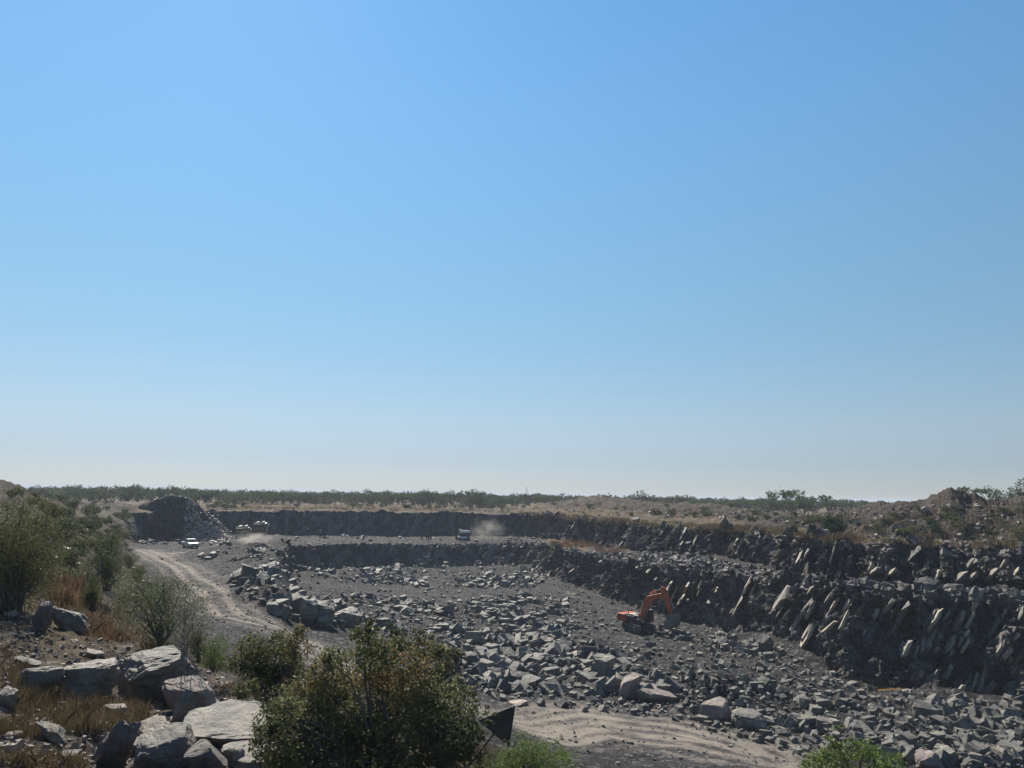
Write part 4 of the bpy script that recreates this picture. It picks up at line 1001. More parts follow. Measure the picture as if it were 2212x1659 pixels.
# trees on the plain
def tree_proto(seed, H, umb):
    r_ = np.random.default_rng(seed); rr = random.Random(seed)
    e = empty('acacia_tree', (0, 0, 0)); n = rr.randint(6, 9); bl = []
    for i in range(n):
        a = 6.283*i/n+rr.uniform(-.5, .5); q = rr.uniform(.3, 1)*H*(.62 if umb else .42)
        bl.append((np.array([math.cos(a)*q, math.sin(a)*q, H*(rr.uniform(.62, .92) if umb else rr.uniform(.22, .85))]), (H*rr.uniform(.2, .32), H*rr.uniform(.2, .32), H*rr.uniform(.07, .12)*(1.2 if umb else 2.0))))
    C = crown_pts(bl, 950, r_, .3, 10); V_, F_ = leaves(C, np.full(len(C), H*.062), .7, r_)
    mesh_np('crown', V_, F_, L_FAR, parent=e, attrs={'tint': np.repeat(np.clip(.5+.3*vn(C, .6, seed)+r_.normal(size=len(C))*.15, 0, 1), 4)})
    branches('trunk', (0, 0, 0), [tuple(c) for c, _ in bl], H*.018, M_BARK, e, rr, sub=0, spl=4)
    return e, C
protos = [tree_proto(400+i, rnd.uniform(4.4, 5.6), i % 2 == 0) for i in range(8)]
used = set(); tr = random.Random(77)
def put_tree(x, r_, sc, label, group):
    i = tr.randrange(8); o = protos[i][0] if i not in used else copy_tree(protos[i][0]); used.add(i)
    d = ray(x, 1075); az = math.atan2(d[0], d[1]); X, Y = r_*math.sin(az), r_*math.cos(az)
    o.location = (X, Y, gz(X, Y)-.15); o.rotation_euler = (0, 0, tr.uniform(0, 6.28)); o.scale = (sc*tr.uniform(.9, 1.15), sc*tr.uniform(.9, 1.15), sc)
    tag(o, label, 'tree', group)
for k in range(104):
    x = 70+k*11+tr.uniform(-8, 8)
    put_tree(x, tr.uniform(268, 330)-(18 if 980 < x < 1060 else 0), tr.uniform(.75, 1.15), 'thorn tree in the front row of the wood beyond the back wall', 'thorn trees beyond the back wall')
for x, r_, sc in [(1018, 262, 1.15), (1040, 268, 1.2), (1400, 262, 1.25), (1380, 266, .9), (1690, 215, 1.3), (1712, 208, 1.25), (1735, 212, 1.2), (1755, 216, 1.1), (1660, 225, 1.0), (1640, 240, .9), (1600, 250, 1), (1560, 260, 1.0), (1790, 220, .9), (1830, 215, .75), (1480, 262, .9), (1520, 265, .8), (1440, 262, .9)]:
    put_tree(x, r_, sc, 'spreading thorn tree behind the spoil banks on the right rim', 'thorn trees behind the right rim')
for i, (x, r_, sc) in enumerate([(2110, 134, .62), (2140, 132, .7), (2168, 136, .6), (2208, 130, .85)]):
    put_tree(x, r_, sc, 'feathery acacia crown showing over the spoil bank near the right edge', 'acacias over the right spoil bank')
def woodland():
    Vs, Fs, Ts = [], [], []; off = 0; n = 1900
    for k in range(n):
        x = rng.uniform(-150, 2300); r_ = 300+420*rng.random()**1.3
        if x > 1150: r_ = max(r_, 330)
        d = ray(x, 1075); az = math.atan2(d[0], d[1]); X, Y = r_*math.sin(az), r_*math.cos(az); z = gz(X, Y)
        C = protos[k % 8][1]; C = C[rng.random(len(C)) < .14]; sc = rng.uniform(.65, 1.08)*(1 if r_ < 450 else .92); a = rng.uniform(0, 6.28); c, s_ = math.cos(a), math.sin(a)
        Q = np.stack([C[:, 0]*c-C[:, 1]*s_, C[:, 0]*s_+C[:, 1]*c, C[:, 2]], -1)*sc+np.array([X, Y, z-.2])
        V_, F_ = leaves(Q, np.full(len(Q), .72), .8); Vs.append(V_); Fs.append(F_+off); off += len(V_); Ts.append(np.repeat(np.clip(rng.normal(.45, .1)+rng.normal(size=len(Q))*.15, 0, 1), 4))
    tag(mesh_np('woodland', np.concatenate(Vs), np.concatenate(Fs), L_FAR, attrs={'tint': np.concatenate(Ts)}), 'distant green thorn wood reaching to the horizon', 'wood', kind='stuff')
woodland()

# dry grass
def blades(name, P_, hgt, wid, per, mat, label, spread=.12, lean=.35, ground=True):
    n = len(P_); B = np.repeat(P_, per, 0)+np.c_[rng.normal(size=(n*per, 2))*spread, np.zeros(n*per)]
    H = np.repeat(hgt, per)*rng.uniform(.5, 1.15, n*per); d = rng.normal(size=(n*per, 2)); d /= np.linalg.norm(d, axis=1, keepdims=True)
    ln = rng.uniform(.1, 1, n*per)[:, None]*lean*H[:, None]; a = rng.uniform(0, 6.28, n*per); sx = np.c_[np.cos(a), np.sin(a), a*0]*wid
    mid = B+np.c_[d*ln*.4, H*.6]; top = B+np.c_[d*ln, H]; B = B-np.array([0, 0, .03])
    V_ = np.stack([B-sx/2, B+sx/2, mid+sx*.35, top, mid-sx*.35], 1).reshape(-1, 3); i = np.arange(n*per)[:, None]*5
    tag(mesh_np(name, V_, i+np.array([[0, 1, 2, 3, 4]]), mat, attrs={'tint': np.repeat(np.clip(np.repeat(rng.random(n), per)*.6+rng.random(n*per)*.4, 0, 1), 5)}), label, 'grass', kind='stuff')
def gpts(polys):
    out = []
    for poly, n in polys:
        for x, y in in_poly(poly, n):
            p = at(x, y)
            if p is not None and vn(np.array([p])*np.array([1, 1, 0]), .9, 5)[0]+.5*vn(np.array([p])*np.array([1, 1, 0]), 2.3, 6)[0] > -.05: out.append(p)
    return np.array(out)
g1 = gpts([([(120, 1480), (300, 1500), (330, 1560), (230, 1620), (100, 1560), (40, 1520)], 520), ([(0, 1560), (140, 1580), (230, 1659), (0, 1659)], 420), ([(1010, 1610), (1110, 1625), (1140, 1659), (980, 1659)], 160), ([(420, 1430), (560, 1440), (600, 1530), (470, 1500)], 260),
           ([(0, 1400), (60, 1400), (60, 1480), (0, 1480)], 40), ([(30, 1440), (120, 1500), (60, 1560), (0, 1500)], 110)])
blades('dry_grass', g1, rng.uniform(.18, .42, len(g1)), .009, 14, L_STRAW, 'straw coloured dry grass tufts among the foreground boulders', .09, .95)
g2 = gpts([([(180, 1330), (260, 1330), (350, 1400), (390, 1430), (300, 1420), (190, 1380)], 520), ([(290, 1390), (400, 1420), (430, 1450), (350, 1440)], 160)])
blades('brown_grass', g2, rng.uniform(.3, .6, len(g2)), .012, 9, L_ORANGE, 'brownish dry grass hanging over the bank above the craggy block', .16, 1.1)
g3 = gpts([([(115, 1272), (180, 1272), (190, 1308), (120, 1308)], 230), ([(1195, 1168), (1262, 1168), (1300, 1180), (1240, 1182), (1190, 1180)], 330), ([(1290, 1178), (1360, 1188), (1330, 1200), (1280, 1190)], 120)])
blades('orange_grass', g3, rng.uniform(.5, .9, len(g3)), .035, 16, L_ORANGE, 'orange brown dead grass clumps on the left slope and on the bench', .3, .5)
g4 = gpts([([(1130, 1105), (1400, 1125), (1640, 1140), (1860, 1165), (1860, 1176), (1600, 1150), (1400, 1137), (1250, 1128), (1110, 1108)], 2800), ([(500, 1085), (1130, 1090), (1130, 1106), (500, 1102)], 900),
           ([(1640, 1110), (2212, 1090), (2212, 1170), (1860, 1160)], 260), ([(1900, 1168), (2212, 1175), (2212, 1188), (1900, 1180)], 300), ([(1150, 1075), (1640, 1100), (1640, 1125), (1150, 1105)], 260)])
blades('rim_grass', g4, rng.uniform(.3, .8, len(g4)), .06, 12, L_STRAW, 'pale dry grass along the rim of the pit', .6, .5)
g5 = gpts([([(0, 1045), (100, 1055), (260, 1090), (270, 1150), (300, 1250), (330, 1330), (0, 1330)], 900)])
blades('slope_grass', g5, rng.uniform(.2, .5, len(g5)), .03, 10, L_STRAW, 'dry grass scattered between the bushes of the left slope', .35, .5)

# ================================================================== machines, people, small things
P_ORANGE = simple('orange_paint', (.58, .10, .035), .5, 0, .3, 1.2)
P_DARK = simple('dark_steel', (.045, .045, .05), .6, .2, .3, 3)
P_TRACK = simple('dusty_track_steel', (.13, .12, .11), .85, .1, .3, 5)
P_GREY = simple('worn_bucket_steel', (.20, .19, .18), .7, .2, .2, 2)
P_WHITE = simple('white_paint', (.78, .78, .76), .35, 0, .05, 2)
P_CREAM = simple('dusty_cream_paint', (.50, .46, .34), .6, 0, .2, 1.5)
P_OLIVE = simple('dusty_yellow_paint', (.30, .25, .10), .7, 0, .25, 1.5)
P_BED = simple('dirty_tipper_steel', (.17, .14, .085), .7, 0, .3, 1.5)
P_RUST = simple('rusty_brown_steel', (.14, .075, .06), .8, .1, .3, 3)
P_RUBBER = simple('tyre_rubber', (.035, .035, .035), .9, 0, .2, 8)
P_CHROME = simple('hydraulic_rod_chrome', (.6, .6, .6), .25, .9, .05, 8)
P_LAMP = simple('headlamp_glass', (.7, .7, .68), .12, .3, .02, 8)
P_SIGN = simple('weathered_sign_back', (.085, .085, .085), .6, .3, .3, 3)
P_WOOD = simple('weathered_pole_wood', (.12, .10, .085), .9, 0, .3, 4)
P_SACK = simple('white_plastic_sack', (.75, .74, .70), .6, 0, .06, 4)
P_NAVY = simple('dark_blue_overalls', (.03, .04, .07), .9, 0, .2, 6)
P_BLACKC = simple('dark_work_clothes', (.03, .03, .035), .9, 0, .2, 6)
P_SKIN = simple('brown_skin', (.13, .07, .045), .6, 0, .1, 6)
P_HAT = simple('pale_hard_hat', (.70, .70, .66), .4, 0, .05, 6)
P_BRANCH = simple('bleached_wood', (.42, .38, .31), .9, 0, .15, 5)
def glass():
    m, t, b = newmat('dark_cab_glass'); b.inputs['Base Color'].default_value = (.03, .045, .05, 1); b.inputs['Roughness'].default_value = .08; b.inputs['Specular IOR Level'].default_value = .6
    return m
P_GLASS = glass()
def azof(p): return math.atan2(p[0], p[1])

def track(parent, y, L=5.0, W=.6, H=1.05, name='track'):
    n = 10; pts = []
    for i in range(n+1):
        a = -math.pi/2+math.pi*i/n; pts.append((L/2-H/2+math.cos(a)*H/2, H/2+math.sin(a)*H/2))
    for i in range(n+1):
        a = math.pi/2+math.pi*i/n; pts.append((-L/2+H/2+math.cos(a)*H/2, H/2+math.sin(a)*H/2))
    m = MB().prism(pts, y-W/2, y+W/2)
    for i in range(-10, 11):
        for z in (-.02, H+.02): m.box((i*L*.86/21, y, z), (.10, W+.04, .06))
    t = m.build(name, P_TRACK, parent)
    f = MB().box((0, y, H*.5), (L*.62, W*1.16, H*.34), bev=.05); f.build('track_frame', P_DARK, t)
    for x in (L/2-H/2, -L/2+H/2):
        MB().tube((x, y-W*.56, H/2), (x, y+W*.56, H/2), H*.36, n=14).build('sprocket', P_DARK, t)
    return t

def excavator():
    p = at(1379, 1363); base = (p[0], p[1], p[2]+.1)
    view = azof(p)
    e = empty('excavator', base, 0); tag(e, 'orange red tracked excavator digging beside the right wall of the pit', 'excavator')
    def rotpart(o, a): o.rotation_euler = (0, 0, a-view); return o
    e.scale = (.79, .79, .79)
    UA, BA = math.radians(-58), math.radians(-40)           # heading of the tracks and of the upper body
    for s_ in (1, -1): rotpart(track(e, s_*1.35), UA)
    rotpart(MB().box((0, 0, .75), (2.4, 2.3, .45), bev=.08).tube((0, 0, .7), (0, 0, 1.22), .75, n=18).build('undercarriage', P_DARK, e), UA)
    # upper body: x forward, y left
    rotpart(MB().prism([(-3.2, 1.25), (-3.3, 1.5), (-3.3, 2.35), (-3.1, 2.5), (-1.5, 2.5), (-1.5, 1.25)], -1.5, 1.5, .10).build('counterweight', P_ORANGE, e), BA)
    lv = MB()
    for k in range(4): lv.box((-2.75, -1.51, 1.62+k*.2), (.5, .03, .10))
    rotpart(lv.build('louvre', P_DARK, e), BA)
    rotpart(MB().box((-.1, 0, 1.36), (3.4, 2.7, .22), bev=.04).box((-.55, -.98, 1.85), (1.8, .9, .95), bev=.06).box((-.7, .0, 1.95), (1.5, .8, 1.1), bev=.06).box((.75, -1.05, 1.7), (.9, .8, .5), bev=.06).build('engine_housing', P_DARK, e), BA)
    rotpart(MB().box((-.6, -.6, 2.52), (1.5, 1.4, .07)).box((-.9, .3, 2.6), (.6, .5, .12), bev=.03).build('engine_hood', P_CREAM, e), BA)
    rotpart(MB().tube((-1.35, -.9, 2.4), (-1.35, -.9, 3.1), .08).build('exhaust_pipe', P_DARK, e), BA)
    hr = MB()
    for a, b in (((1.1, -1.4, 1.5), (1.1, -1.4, 2.5)), ((.2, -1.4, 1.5), (.2, -1.4, 2.5)), ((1.1, -1.4, 2.5), (.2, -1.4, 2.5))): hr.tube(a, b, .03, n=6)
    rotpart(hr.build('handrail', P_WHITE, e), BA)
    cab = MB()
    for x, y in ((.35, .55), (.35, 1.45), (1.95, .55), (1.85, 1.45)): cab.box((x, y, 2.35), (.10, .10, 1.75))
    cab.box((1.1, 1.0, 1.75), (1.7, 1.0, .55), bev=.05).box((1.1, 1.0, 3.22), (1.75, 1.05, .10), bev=.03)
    cb = rotpart(cab.build('cab', P_DARK, e), BA)
    MB().box((1.1, 1.0, 3.3), (1.2, .7, .05), bev=.02).build('roof_hatch', P_CREAM, cb)
    g = MB().box((1.93, 1.0, 2.6), (.03, .8, 1.15)).box((1.1, 1.46, 2.6), (1.4, .03, 1.1)).box((1.1, .54, 2.6), (1.4, .03, 1.1)).box((.33, 1.0, 2.6), (.03, .8, 1.0)); g.build('window', P_GLASS, cb)
    # boom: an upswept box girder with a knee
    foot, knee, tip = (.6, 2.0), (2.1, 5.15), (5.0, 6.35)
    bm = MB().prism([(.25, 1.75), (1.45, 4.9), (1.95, 5.55), (2.6, 5.75), (4.9, 6.35), (5.15, 6.05), (4.9, 5.7), (3.2, 5.0), (2.6, 4.6), (2.2, 3.9), (1.15, 1.75)], -.28, .28, .05)
    boom = rotpart(bm.build('boom', P_ORANGE, e), BA)
    # stick
    stk = MB().prism([(4.75, 7.25), (5.15, 7.35), (5.55, 7.0), (5.65, 6.2), (6.9, 3.3), (6.65, 3.1), (6.45, 3.2), (5.0, 5.4), (4.6, 5.9), (4.7, 6.6)], -.22, .22, .04)
    rotpart(stk.build('stick', P_ORANGE, e), BA)
    def cyl(a, b, r, name, y=0):
        L = [a[i]+(b[i]-a[i])*.58 for i in range(2)]
        c = rotpart(MB().tube((a[0], y, a[1]), (L[0], y, L[1]), r, n=10).build(name, P_ORANGE if 'boom' not in name else P_DARK, e), BA)
        MB().tube((L[0], y, L[1]), (b[0], y, b[1]), r*.5, n=8).build('piston_rod', P_CHROME, c)
    cyl((1.15, 1.75), (2.35, 4.45), .13, 'boom_cylinder', .42); cyl((1.15, 1.75), (2.35, 4.45), .13, 'boom_cylinder', -.42)
    cyl((2.4, 5.95), (4.85, 7.05), .12, 'stick_cylinder'); cyl((5.6, 6.85), (7.1, 4.15), .12, 'bucket_cylinder')
    rotpart(MB().prism([(6.95, 4.25), (7.2, 4.25), (7.3, 3.5), (7.05, 3.4)], -.2, .2).prism([(6.6, 3.35), (6.75, 3.2), (7.3, 3.5), (7.25, 3.7)], -.16, .16).build('bucket_linkage', P_DARK, e), BA)
    # bucket: curved shell open toward the machine
    outer = [(7.35, 3.5), (7.65, 3.0), (7.7, 2.3), (7.4, 1.65), (6.85, 1.25), (6.2, 1.1), (5.6, 1.35)]
    inner = [(5.65, 1.5), (6.2, 1.28), (6.8, 1.42), (7.22, 1.75), (7.5, 2.35), (7.45, 2.95), (7.2, 3.3)]
    bk = MB().prism(outer+inner, -.85, .85)
    side_ = [(7.35, 3.45), (7.65, 3.0), (7.7, 2.3), (7.4, 1.65), (6.85, 1.25), (6.2, 1.1), (5.6, 1.35), (6.0, 2.2), (6.4, 3.1)]
    bk.prism(side_, -.90, -.82).prism(side_, .82, .90)
    bo = rotpart(bk.build('bucket', P_GREY, e), BA)
    tt = MB()
    for k in range(5): tt.prism([(5.65, 1.48), (5.6, 1.32), (5.25, 1.5)], -.8+k*.36, -.66+k*.36)
    tt.build('bucket_teeth', P_DARK, bo)
    return e
excavator()

def wheel(parent, x, y, r, w_, name='wheel'):
    o = MB().tube((x, y-w_/2, r), (x, y+w_/2, r), r, n=18).build(name, P_RUBBER, parent)
    MB().tube((x, y-w_/2-.015, r), (x, y+w_/2+.015, r), r*.55, n=14).build('rim', P_CREAM, o)
    return o
def pickup():
    p = at(411, 1182); e = empty('pickup_truck', (p[0], p[1], p[2]+.03), -math.pi/2-azof(p)-math.radians(-14)+0)
    tag(e, 'white double cab pickup facing the camera on the haul road', 'pickup')
    b = MB().prism([(-2.6, .55), (-2.6, 1.12), (-.9, 1.12), (-.75, 1.15), (1.3, 1.15), (2.45, 1.0), (2.62, .8), (2.62, .5), (2.1, .42), (-2.2, .42)], -.88, .88, .05).build('body', P_WHITE, e)
    MB().prism([(-1.0, 1.12), (-.75, 1.72), (.55, 1.75), (1.25, 1.12)], -.76, .76, .05).build('cabin', P_WHITE, e)
    MB().prism([(.66, 1.70), (1.26, 1.16), (1.30, 1.18), (.70, 1.73)], -.66, .66).build('windscreen', P_GLASS, e)
    for s_ in (1, -1):
        MB().prism([(-.8, 1.18), (-.65, 1.62), (.5, 1.64), (.98, 1.18)], s_*.775-.01, s_*.775+.01).build('side_window', P_GLASS, e)
        MB().box((2.62, s_*.66, .86), (.06, .34, .18), bev=.02).build('headlight', P_LAMP, e)
        MB().box((.95, s_*1.0, 1.22), (.10, .22, .16), bev=.02).build('side_mirror', P_WHITE, e)
    MB().box((2.635, 0, .82), (.05, .9, .22)).build('grille', P_DARK, e)
    MB().box((2.66, 0, .5), (.14, 1.75, .22), bev=.04).build('bumper', P_DARK, e)
    for x in (1.65, -1.6):
        for s_ in (1, -1): wheel(e, x, s_*.78, .39, .26)
    MB().box((-1.75, 0, 1.1), (1.5, 1.5, .04)).build('load_bed', P_DARK, e)
    return e
pickup()

def tipper(px, py, yaw, label, tail, bedcol, tall=1.0, dist=None):
    p = at(px, py)
    if dist: q = ray(px, py)*dist; p = np.array([q[0], q[1], gz(q[0], q[1])])
    e = empty('dump_truck', (p[0], p[1], p[2]+.05), math.pi/2-azof(p)+yaw); tag(e, label, 'dump truck', 'dump trucks at the end of the haul road')
    MB().box((0, 0, .95), (7.2, .9, .25)).box((-3.4, 0, .75), (.1, 2.3, .3)).build('chassis', P_DARK, e)
    bed = MB().prism([(-3.9, 1.5), (-3.6, 3.0*tall), (1.2, 3.05*tall), (1.2, 1.15), (-3.4, 1.15)], -1.24, 1.24, .04).build('tipper_body', bedcol, e)
    MB().box((-3.72, 0, 2.0*tall), (.08, 2.2, 1.35*tall)).build('tailgate', tail, bed)
    for k in range(5):
        for s_ in (1, -1): MB().box((-3.0+k*.95, s_*1.27, 2.1*tall), (.10, .07, 1.7*tall)).build('rib', bedcol, bed)
    ld = MB(); r = random.Random(3)
    for k in range(26): ld.box((r.uniform(-3.2, .8), r.uniform(-.9, .9), 3.02*tall+r.uniform(-.05, .18)), (r.uniform(.3, .8), r.uniform(.3, .7), r.uniform(.2, .5)), Matrix.Rotation(r.uniform(0, 3), 3, Vector((r.random(), r.random(), 1)).normalized()))
    ld.build('load', P_CREAM, bed)
    cab = MB().prism([(1.35, 1.0), (1.35, 2.95), (1.7, 3.05), (2.9, 3.0), (3.35, 1.9), (3.4, 1.0)], -1.2, 1.2, .06).build('cab', P_WHITE, e)
    MB().prism([(2.98, 2.88), (3.36, 1.95), (3.40, 1.96), (3.02, 2.9)], -1.05, 1.05).build('windscreen', P_GLASS, cab)
    for s_ in (1, -1):
        MB().prism([(1.8, 2.0), (1.8, 2.8), (2.8, 2.8), (3.1, 2.0)], s_*1.205-.01, s_*1.205+.01).build('side_window', P_GLASS, cab)
        MB().box((2.9, s_*1.48, 2.3), (.10, .22, .5), bev=.02).tube((2.9, s_*1.2, 2.6), (2.9, s_*1.5, 2.6), .02).build('side_mirror', P_WHITE, cab)
    for x in (2.5, -1.5, -2.75):
        for s_ in (1, -1): wheel(e, x, s_*1.0, .52, .45 if x < 0 else .32)
    return e
tipper(524, 1163, math.radians(-4), 'dump truck with a dusty yellow tailgate parked left of the other dump truck', P_OLIVE, P_BED, 1.0, dist=176)
tipper(562, 1158, math.radians(-7), 'dump truck with a rusty tailgate parked behind the block ridge', P_RUST, P_BED, .97, dist=196)

def drill_rig():
    p = at(1000, 1167); e = empty('drill_rig', (p[0], p[1], p[2]+.05), math.pi-azof(p)+.25); tag(e, 'tracked rock drill rig with a tall dark mast and white cab raising dust', 'drill rig')
    for s_ in (1, -1): track(e, s_*.9, 2.8, .4, .7)
    MB().box((-.3, 0, 1.25), (2.4, 1.7, 1.0), bev=.08).build('engine_housing', P_RUST, e)
    MB().box((-.3, 0, 1.95), (2.5, 1.8, .45), bev=.04).box((-.9, .3, 2.2), (.5, .5, .3), bev=.04).build('engine_cover', P_WHITE, e)
    c = MB().box((.55, -.45, 1.75), (.9, .9, 1.5), bev=.06).build('cab', P_CREAM, e)
    MB().box((1.01, -.45, 2.05), (.03, .7, .7)).box((.55, -.91, 2.05), (.7, .03, .7)).build('window', P_GLASS, c)
    MB().box((.2, 0, .62), (1.9, 2.3, .5), bev=.05).build('chassis_guard', P_WHITE, e)
    m = MB()
    for y in (-.17, .17):
        for x in (1.55, 1.85): m.tube((x, y, .1), (x, y, 6.3), .06, n=6)
    for k in range(12): m.tube((1.55, -.17, .3+k*.5), (1.85, .17, .8+k*.5), .03, n=5).box((1.7, 0, .3+k*.5), (.34, .40, .06))
    ms = m.build('mast', P_DARK, e)
    MB().tube((1.7, 0, .0), (1.7, 0, 5.8), .06, n=8).build('drill_rod', P_DARK, ms)
    MB().box((1.72, 0, 4.6), (.42, .42, .7), bev=.05).build('drill_head', P_DARK, ms)
    MB().tube((.6, .3, 1.0), (1.6, .1, 2.4), .10).tube((.6, -.1, 1.1), (1.6, 0, 1.5), .12).build('boom_arm', P_RUST, e)
    return e
drill_rig()

def person(px, py, label, facing, pose=0, top=P_NAVY, legs=P_BLACKC, hat=True):
    """one skinned body with helmet and clothing"""
    p = at(px, py); e = empty('person', (p[0], p[1], p[2]), facing); tag(e, label, 'person')
    def skinned(name, chain, mat, parent):
        V_, E_, R_ = [], [], []
        for pts in chain:
            o = len(V_)
            for q, r in pts: V_.append(q); R_.append(r)
            E_ += [(o+i, o+i+1) for i in range(len(pts)-1)]
        # join equal vertices
        idx = {}; mp = []; nv = []; nr_ = []
        for v, r in zip(V_, R_):
            k = tuple(round(c, 3) for c in v)
            if k not in idx: idx[k] = len(nv); nv.append(v); nr_.append(r)
            mp.append(idx[k])
        me = bpy.data.meshes.new(name); me.from_pydata(nv, [(mp[a], mp[b]) for a, b in E_], []); me.materials.append(mat)
        o = bpy.data.objects.new(name, me); COL.objects.link(o); o.parent = parent
        sk = o.modifiers.new('skin', 'SKIN'); sk.use_smooth_shade = True
        bpy.context.view_layer.objects.active = o
        for i, r in enumerate(nr_): me.skin_vertices[0].data[i].radius = (r, r)
        me.skin_vertices[0].data[0].use_root = True
        sb = o.modifiers.new('sub', 'SUBSURF'); sb.levels = 1; sb.render_levels = 1
        return o
    w_ = pose
    pel = ((0, 0, .95), .14); ch = ((.02, 0, 1.30), .16); nk = ((.03, 0, 1.50), .06); hd = ((.05, 0, 1.62), .095); tp = ((.05, 0, 1.72), .08)
    chains = [[pel, ((0, 0, 1.1), .13), ch, nk, hd, tp]]
    for s_ in (1, -1):
        k = s_*w_
        chains.append([pel, ((.02+.0*k, s_*.10, .88), .10), ((.04+.10*k, s_*.11, .48), .065), ((-.02+.14*k, s_*.11, .08), .045), ((.14+.14*k, s_*.12, .04), .04)])
        chains.append([ch, ((.02, s_*.20, 1.40), .065), ((.0-.10*k, s_*.26, 1.12), .045), ((.08-.10*k, s_*.25, .86), .035), ((.11-.10*k, s_*.25, .78), .035)])
    body = skinned('body', chains, P_SKIN, e)
    jk = [[((0, 0, .92), .165), ((0, 0, 1.1), .155), ((.02, 0, 1.32), .185), ((.03, 0, 1.45), .10)]]
    for s_ in (1, -1):
        k = s_*w_; jk.append([((.02, 0, 1.32), .185), ((.02, s_*.20, 1.40), .085), ((.0-.10*k, s_*.26, 1.12), .062), ((.07-.10*k, s_*.25, .88), .05)])
    skinned('jacket', jk, top, e)
    tr_ = [[((0, 0, .95), .155), ((0, 0, .9), .15)]]
    for s_ in (1, -1):
        k = s_*w_; tr_.append([((0, 0, .9), .15), ((.02, s_*.10, .86), .115), ((.04+.10*k, s_*.11, .48), .085), ((-.02+.14*k, s_*.11, .10), .07)])
    skinned('trousers', tr_, legs, e)
    if hat:
        m = MB(); bmesh.ops.create_uvsphere(m.b, u_segments=14, v_segments=8, radius=.135, matrix=Matrix.Translation((.05, 0, 1.70)))
        for v in m.b.verts: v.co.z = max(v.co.z, 1.69)
        m.tube((.07, 0, 1.685), (.07, 0, 1.70), .17, n=16); m.build('hard_hat', P_HAT, e)
    return e
person(666, 1158, 'person in dark overalls and pale helmet standing alone at left on the bench', 1.2, .2)
person(690.5, 1160, 'person in dark clothes and pale vest, second from the left on the bench', -1.0, .9, top=simple('greyish_green_vest', (.22, .27, .27), .9))
person(835, 1162, 'person in dark clothes standing alone in the middle of the bench', 2.2, .3, hat=False)
person(910.5, 1166, 'person in dark clothes at the bench edge, left of a close pair', -.4, .2, hat=False)
person(921.5, 1168, 'left one of the two people standing close together at the bench edge', .6, .3, hat=False, top=P_BLACKC)
person(925.5, 1167, 'right one of the two people standing close together at the bench edge', 2.6, .1, hat=False)
def sack(px, py, s_, label):
    p = at(px, py); b = MB(); bmesh.ops.create_icosphere(b.b, subdivisions=3, radius=s_)
    for v in b.b.verts:
        v.co *= 1+.12*math.sin(v.co.x*9/s_*.3+v.co.y*5/s_)+.06*math.sin(v.co.z*14/s_*.4); v.co.z = max(v.co.z*.8, -s_*.55)
    b.tube((0, 0, s_*.6), (0, 0, s_*1.05), s_*.18, s_*.35, 8)
    o = b.build('sack', P_SACK, None, True); o.location = (p[0], p[1], p[2]+s_*.5); tag(o, label, 'sack')
sack(864.5, 1163, .42, 'white sack standing alone on the bench left of the people at the edge')
sack(742.5, 1157, .40, 'wider of two white sacks lying on the bench')
sack(749.5, 1158, .33, 'smaller of two white sacks lying on the bench')

# triangular road sign seen from behind, leaning
def sign():
    c = ray(1084, 1561)*20.0; e = empty('road_sign', tuple(c), -azof(c)); tag(e, 'leaning triangular road sign seen from behind, beside the biggest bush', 'road sign')
    a = math.radians(38); L = .92; h = L*math.sqrt(3)/2
    ca, sa = math.cos(a), math.sin(a)
    def w2(x, z): return (x*ca+z*sa, -x*sa+z*ca)               # lean to the right
    tri = [w2(0, h*.62), w2(L/2, -h*.38), w2(-L/2, -h*.38)]
    m = MB()
    m.prism(tri, -.004, .004, 0)
    pl = m.build('sign_plate', P_SIGN, e)
    rm = MB()
    for i in range(3):
        p_, q_ = tri[i], tri[(i+1) % 3]; rm.tube((p_[0], -.01, p_[1]), (q_[0], -.01, q_[1]), .014, n=6)
    rm.build('rim', P_SIGN, pl)
    t0, t1 = w2(0, h*.60), w2(0, -1.75)
    MB().tube((t0[0], -.035, t0[1]), (t1[0], -.035, t1[1]), .028, n=10).build('pole', simple('sign_pole_steel', (.10, .08, .07), .7, .2, .3, 5), e)
    br = MB()
    for z in (.25, -.2):
        q = w2(0, z); br.box((q[0], -.05, q[1]), (.12, .03, .05), Matrix.Rotation(-a, 3, 'Y').inverted())
    br.build('bracket', P_SIGN, e)
sign()
def pole_thing():
    p = at(2083, 1166); e = empty('wooden_pole', (p[0], p[1], p[2]), 0); tag(e, 'thin dark wooden pole standing on the grass in front of the right spoil bank', 'pole')
    H = 62/pxm(p); MB().tube((0, 0, -.2), (.05, 0, H), .09, .07, 8).build('post', P_WOOD, e); MB().box((.05, 0, H*.96), (.5, .08, .08)).build('crossarm', P_WOOD, e)
pole_thing()
def mast():
    r_ = 700; d = ray(1138, 1068); az = math.atan2(d[0], d[1]); X, Y = r_*math.sin(az), r_*math.cos(az); e = empty('radio_mast', (X, Y, -5.5)); tag(e, 'thin radio mast rising from the far wood above the horizon', 'mast')
    MB().tube((0, 0, 0), (0, 0, 12.6), .38, .22, 6).build('tower', P_DARK, e); MB().box((0, 0, 9.5), (.9, .9, .6)).build('antenna', P_DARK, e)
mast()
def dead_branch():
    p = at(1238, 1292); e = empty('dead_branch', (p[0], p[1], p[2]+.25)); tag(e, 'pale forked dead branch lying at the foot of the right wall', 'branch')
    rr = random.Random(2); q = at(1258, 1308); r2 = at(1226, 1286)
    branches('wood', (0, 0, 0), [tuple(q-p+np.array([0, 0, .2])), tuple(q-p+np.array([-1.5, 0, .3])), tuple(r2-p+np.array([0, 0, 1.2]))], .11, P_BRANCH, e, rr, sub=1, wig=.25)
dead_branch()
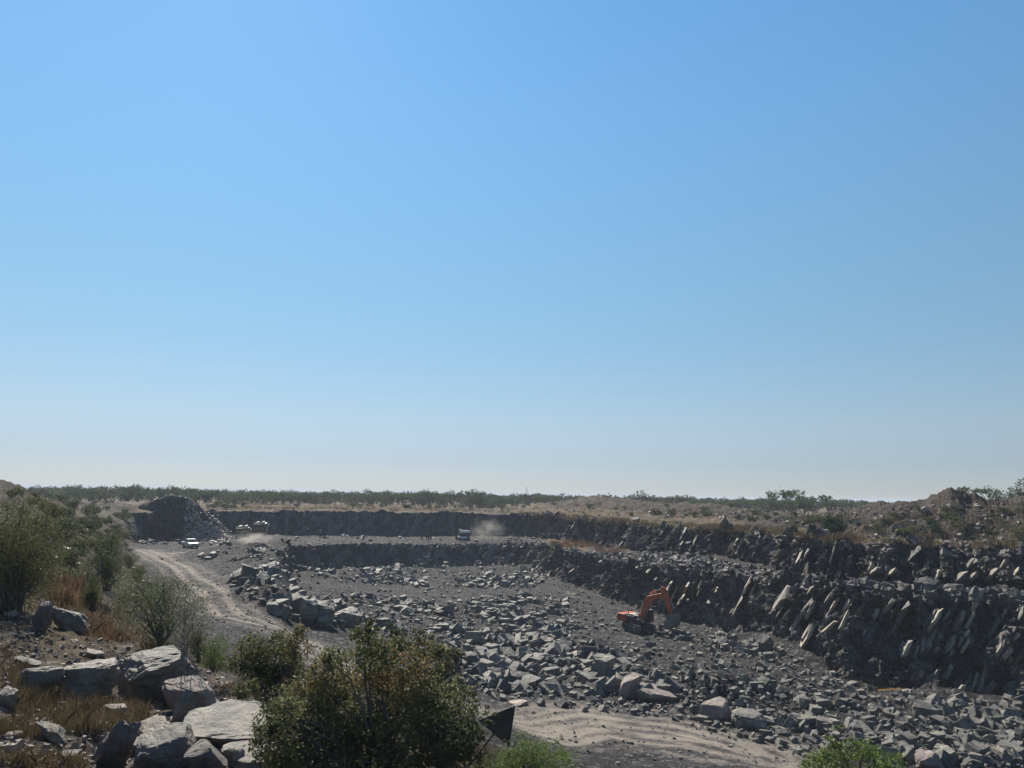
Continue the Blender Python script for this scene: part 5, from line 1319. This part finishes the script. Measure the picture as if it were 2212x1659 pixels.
def puddle():
    c = at(1850, 1478); z = c[2]+.05; b = MB(); vs = []
    for i in range(40):
        a = 6.283*i/40; r_ = 1+.25*math.sin(3*a+1)+.15*math.sin(7*a); vs.append(b.b.verts.new((math.cos(a)*4.2*r_, math.sin(a)*2.2*r_, 0)))
    b.b.faces.new(vs); m, t, bb = newmat('stagnant_water'); bb.inputs['Base Color'].default_value = (.03, .03, .02, 1); bb.inputs['Roughness'].default_value = .08; bb.inputs['Specular IOR Level'].default_value = .5
    o = b.build('water', m); o.location = (c[0], c[1], z); tag(o, kind='structure')
puddle()
for i, (x, y) in enumerate([(1702, 1132), (1737, 1133), (1722, 1131)]):
    hero('boulder', x, y, 14, 8, ['pale stone at left of three above the upper wall by the thorn trees', 'yellowish stone at right of three above the upper wall', 'small pale stone between two paler stones above the upper wall'][i], seed=140+i, kind='lump', mat=M_SLAB, cuts=2)
hero('boulder', 1781, 1155+0, 0.1+26, 12, 'flat pale rock lying left of the dark round bush', seed=150, kind='slab', mat=M_ROCKN, cuts=3)

# ---- dust in the air
def dust(px, py, rx, ry, rz_, dens, label, up=.6):
    p = at(px, py); b = MB(); bmesh.ops.create_icosphere(b.b, subdivisions=3, radius=1.0)
    m = bpy.data.materials.new('dust_'+str(px)); m.use_nodes = True; t = m.node_tree; t.nodes.clear(); n = N(t)
    out = n('OutputMaterial'); v = n('VolumePrincipled'); v.inputs['Color'].default_value = (.86, .80, .72, 1); v.inputs['Anisotropy'].default_value = .3
    tc = n('TexCoord').outputs['Object']; ln = n('VectorMath', operation='LENGTH'); t.links.new(tc, ln.inputs[0])
    fall = n.step(ln.outputs['Value'], 1.0, .15); nz = n.step(n.noise(1.9, 4, .6, tc), .38, .72)
    t.links.new(n.math('MULTIPLY', n.math('MULTIPLY', fall, nz), dens), v.inputs['Density']); t.links.new(v.outputs[0], out.inputs['Volume'])
    o = b.build('dust_cloud', m); o.location = (p[0], p[1], p[2]+rz_*up); o.scale = (rx, ry, rz_); tag(o, label, 'dust', kind='stuff')
dust(1050, 1166, 5.6, 4, 4.0, .17, 'pale dust cloud drifting right from the drill rig')
dust(545, 1174, 4.2, 3.5, 1.5, .4, 'low dust hanging over the track in front of the dump trucks')

# ---- the air over the whole place
hz = MB().box((0, 0, 0), (1, 1, 1)).build('haze', bpy.data.materials.new('haze_air')); hm = hz.data.materials[0]; hm.use_nodes = True; hm.node_tree.nodes.clear()
n = N(hm.node_tree); out = n('OutputMaterial'); v = n('VolumePrincipled'); v.inputs['Color'].default_value = (.80, .87, 1.0, 1); v.inputs['Density'].default_value = .0003; v.inputs['Anisotropy'].default_value = 0
hm.node_tree.links.new(v.outputs[0], out.inputs['Volume'])
ztop = 8.0; zbot = -24.0
hz.scale = (11000, 11000, ztop-zbot); hz.location = (0, 0, (ztop+zbot)/2); tag(hz, kind='stuff', label='pale blue haze filling the air over the quarry', cat='haze')
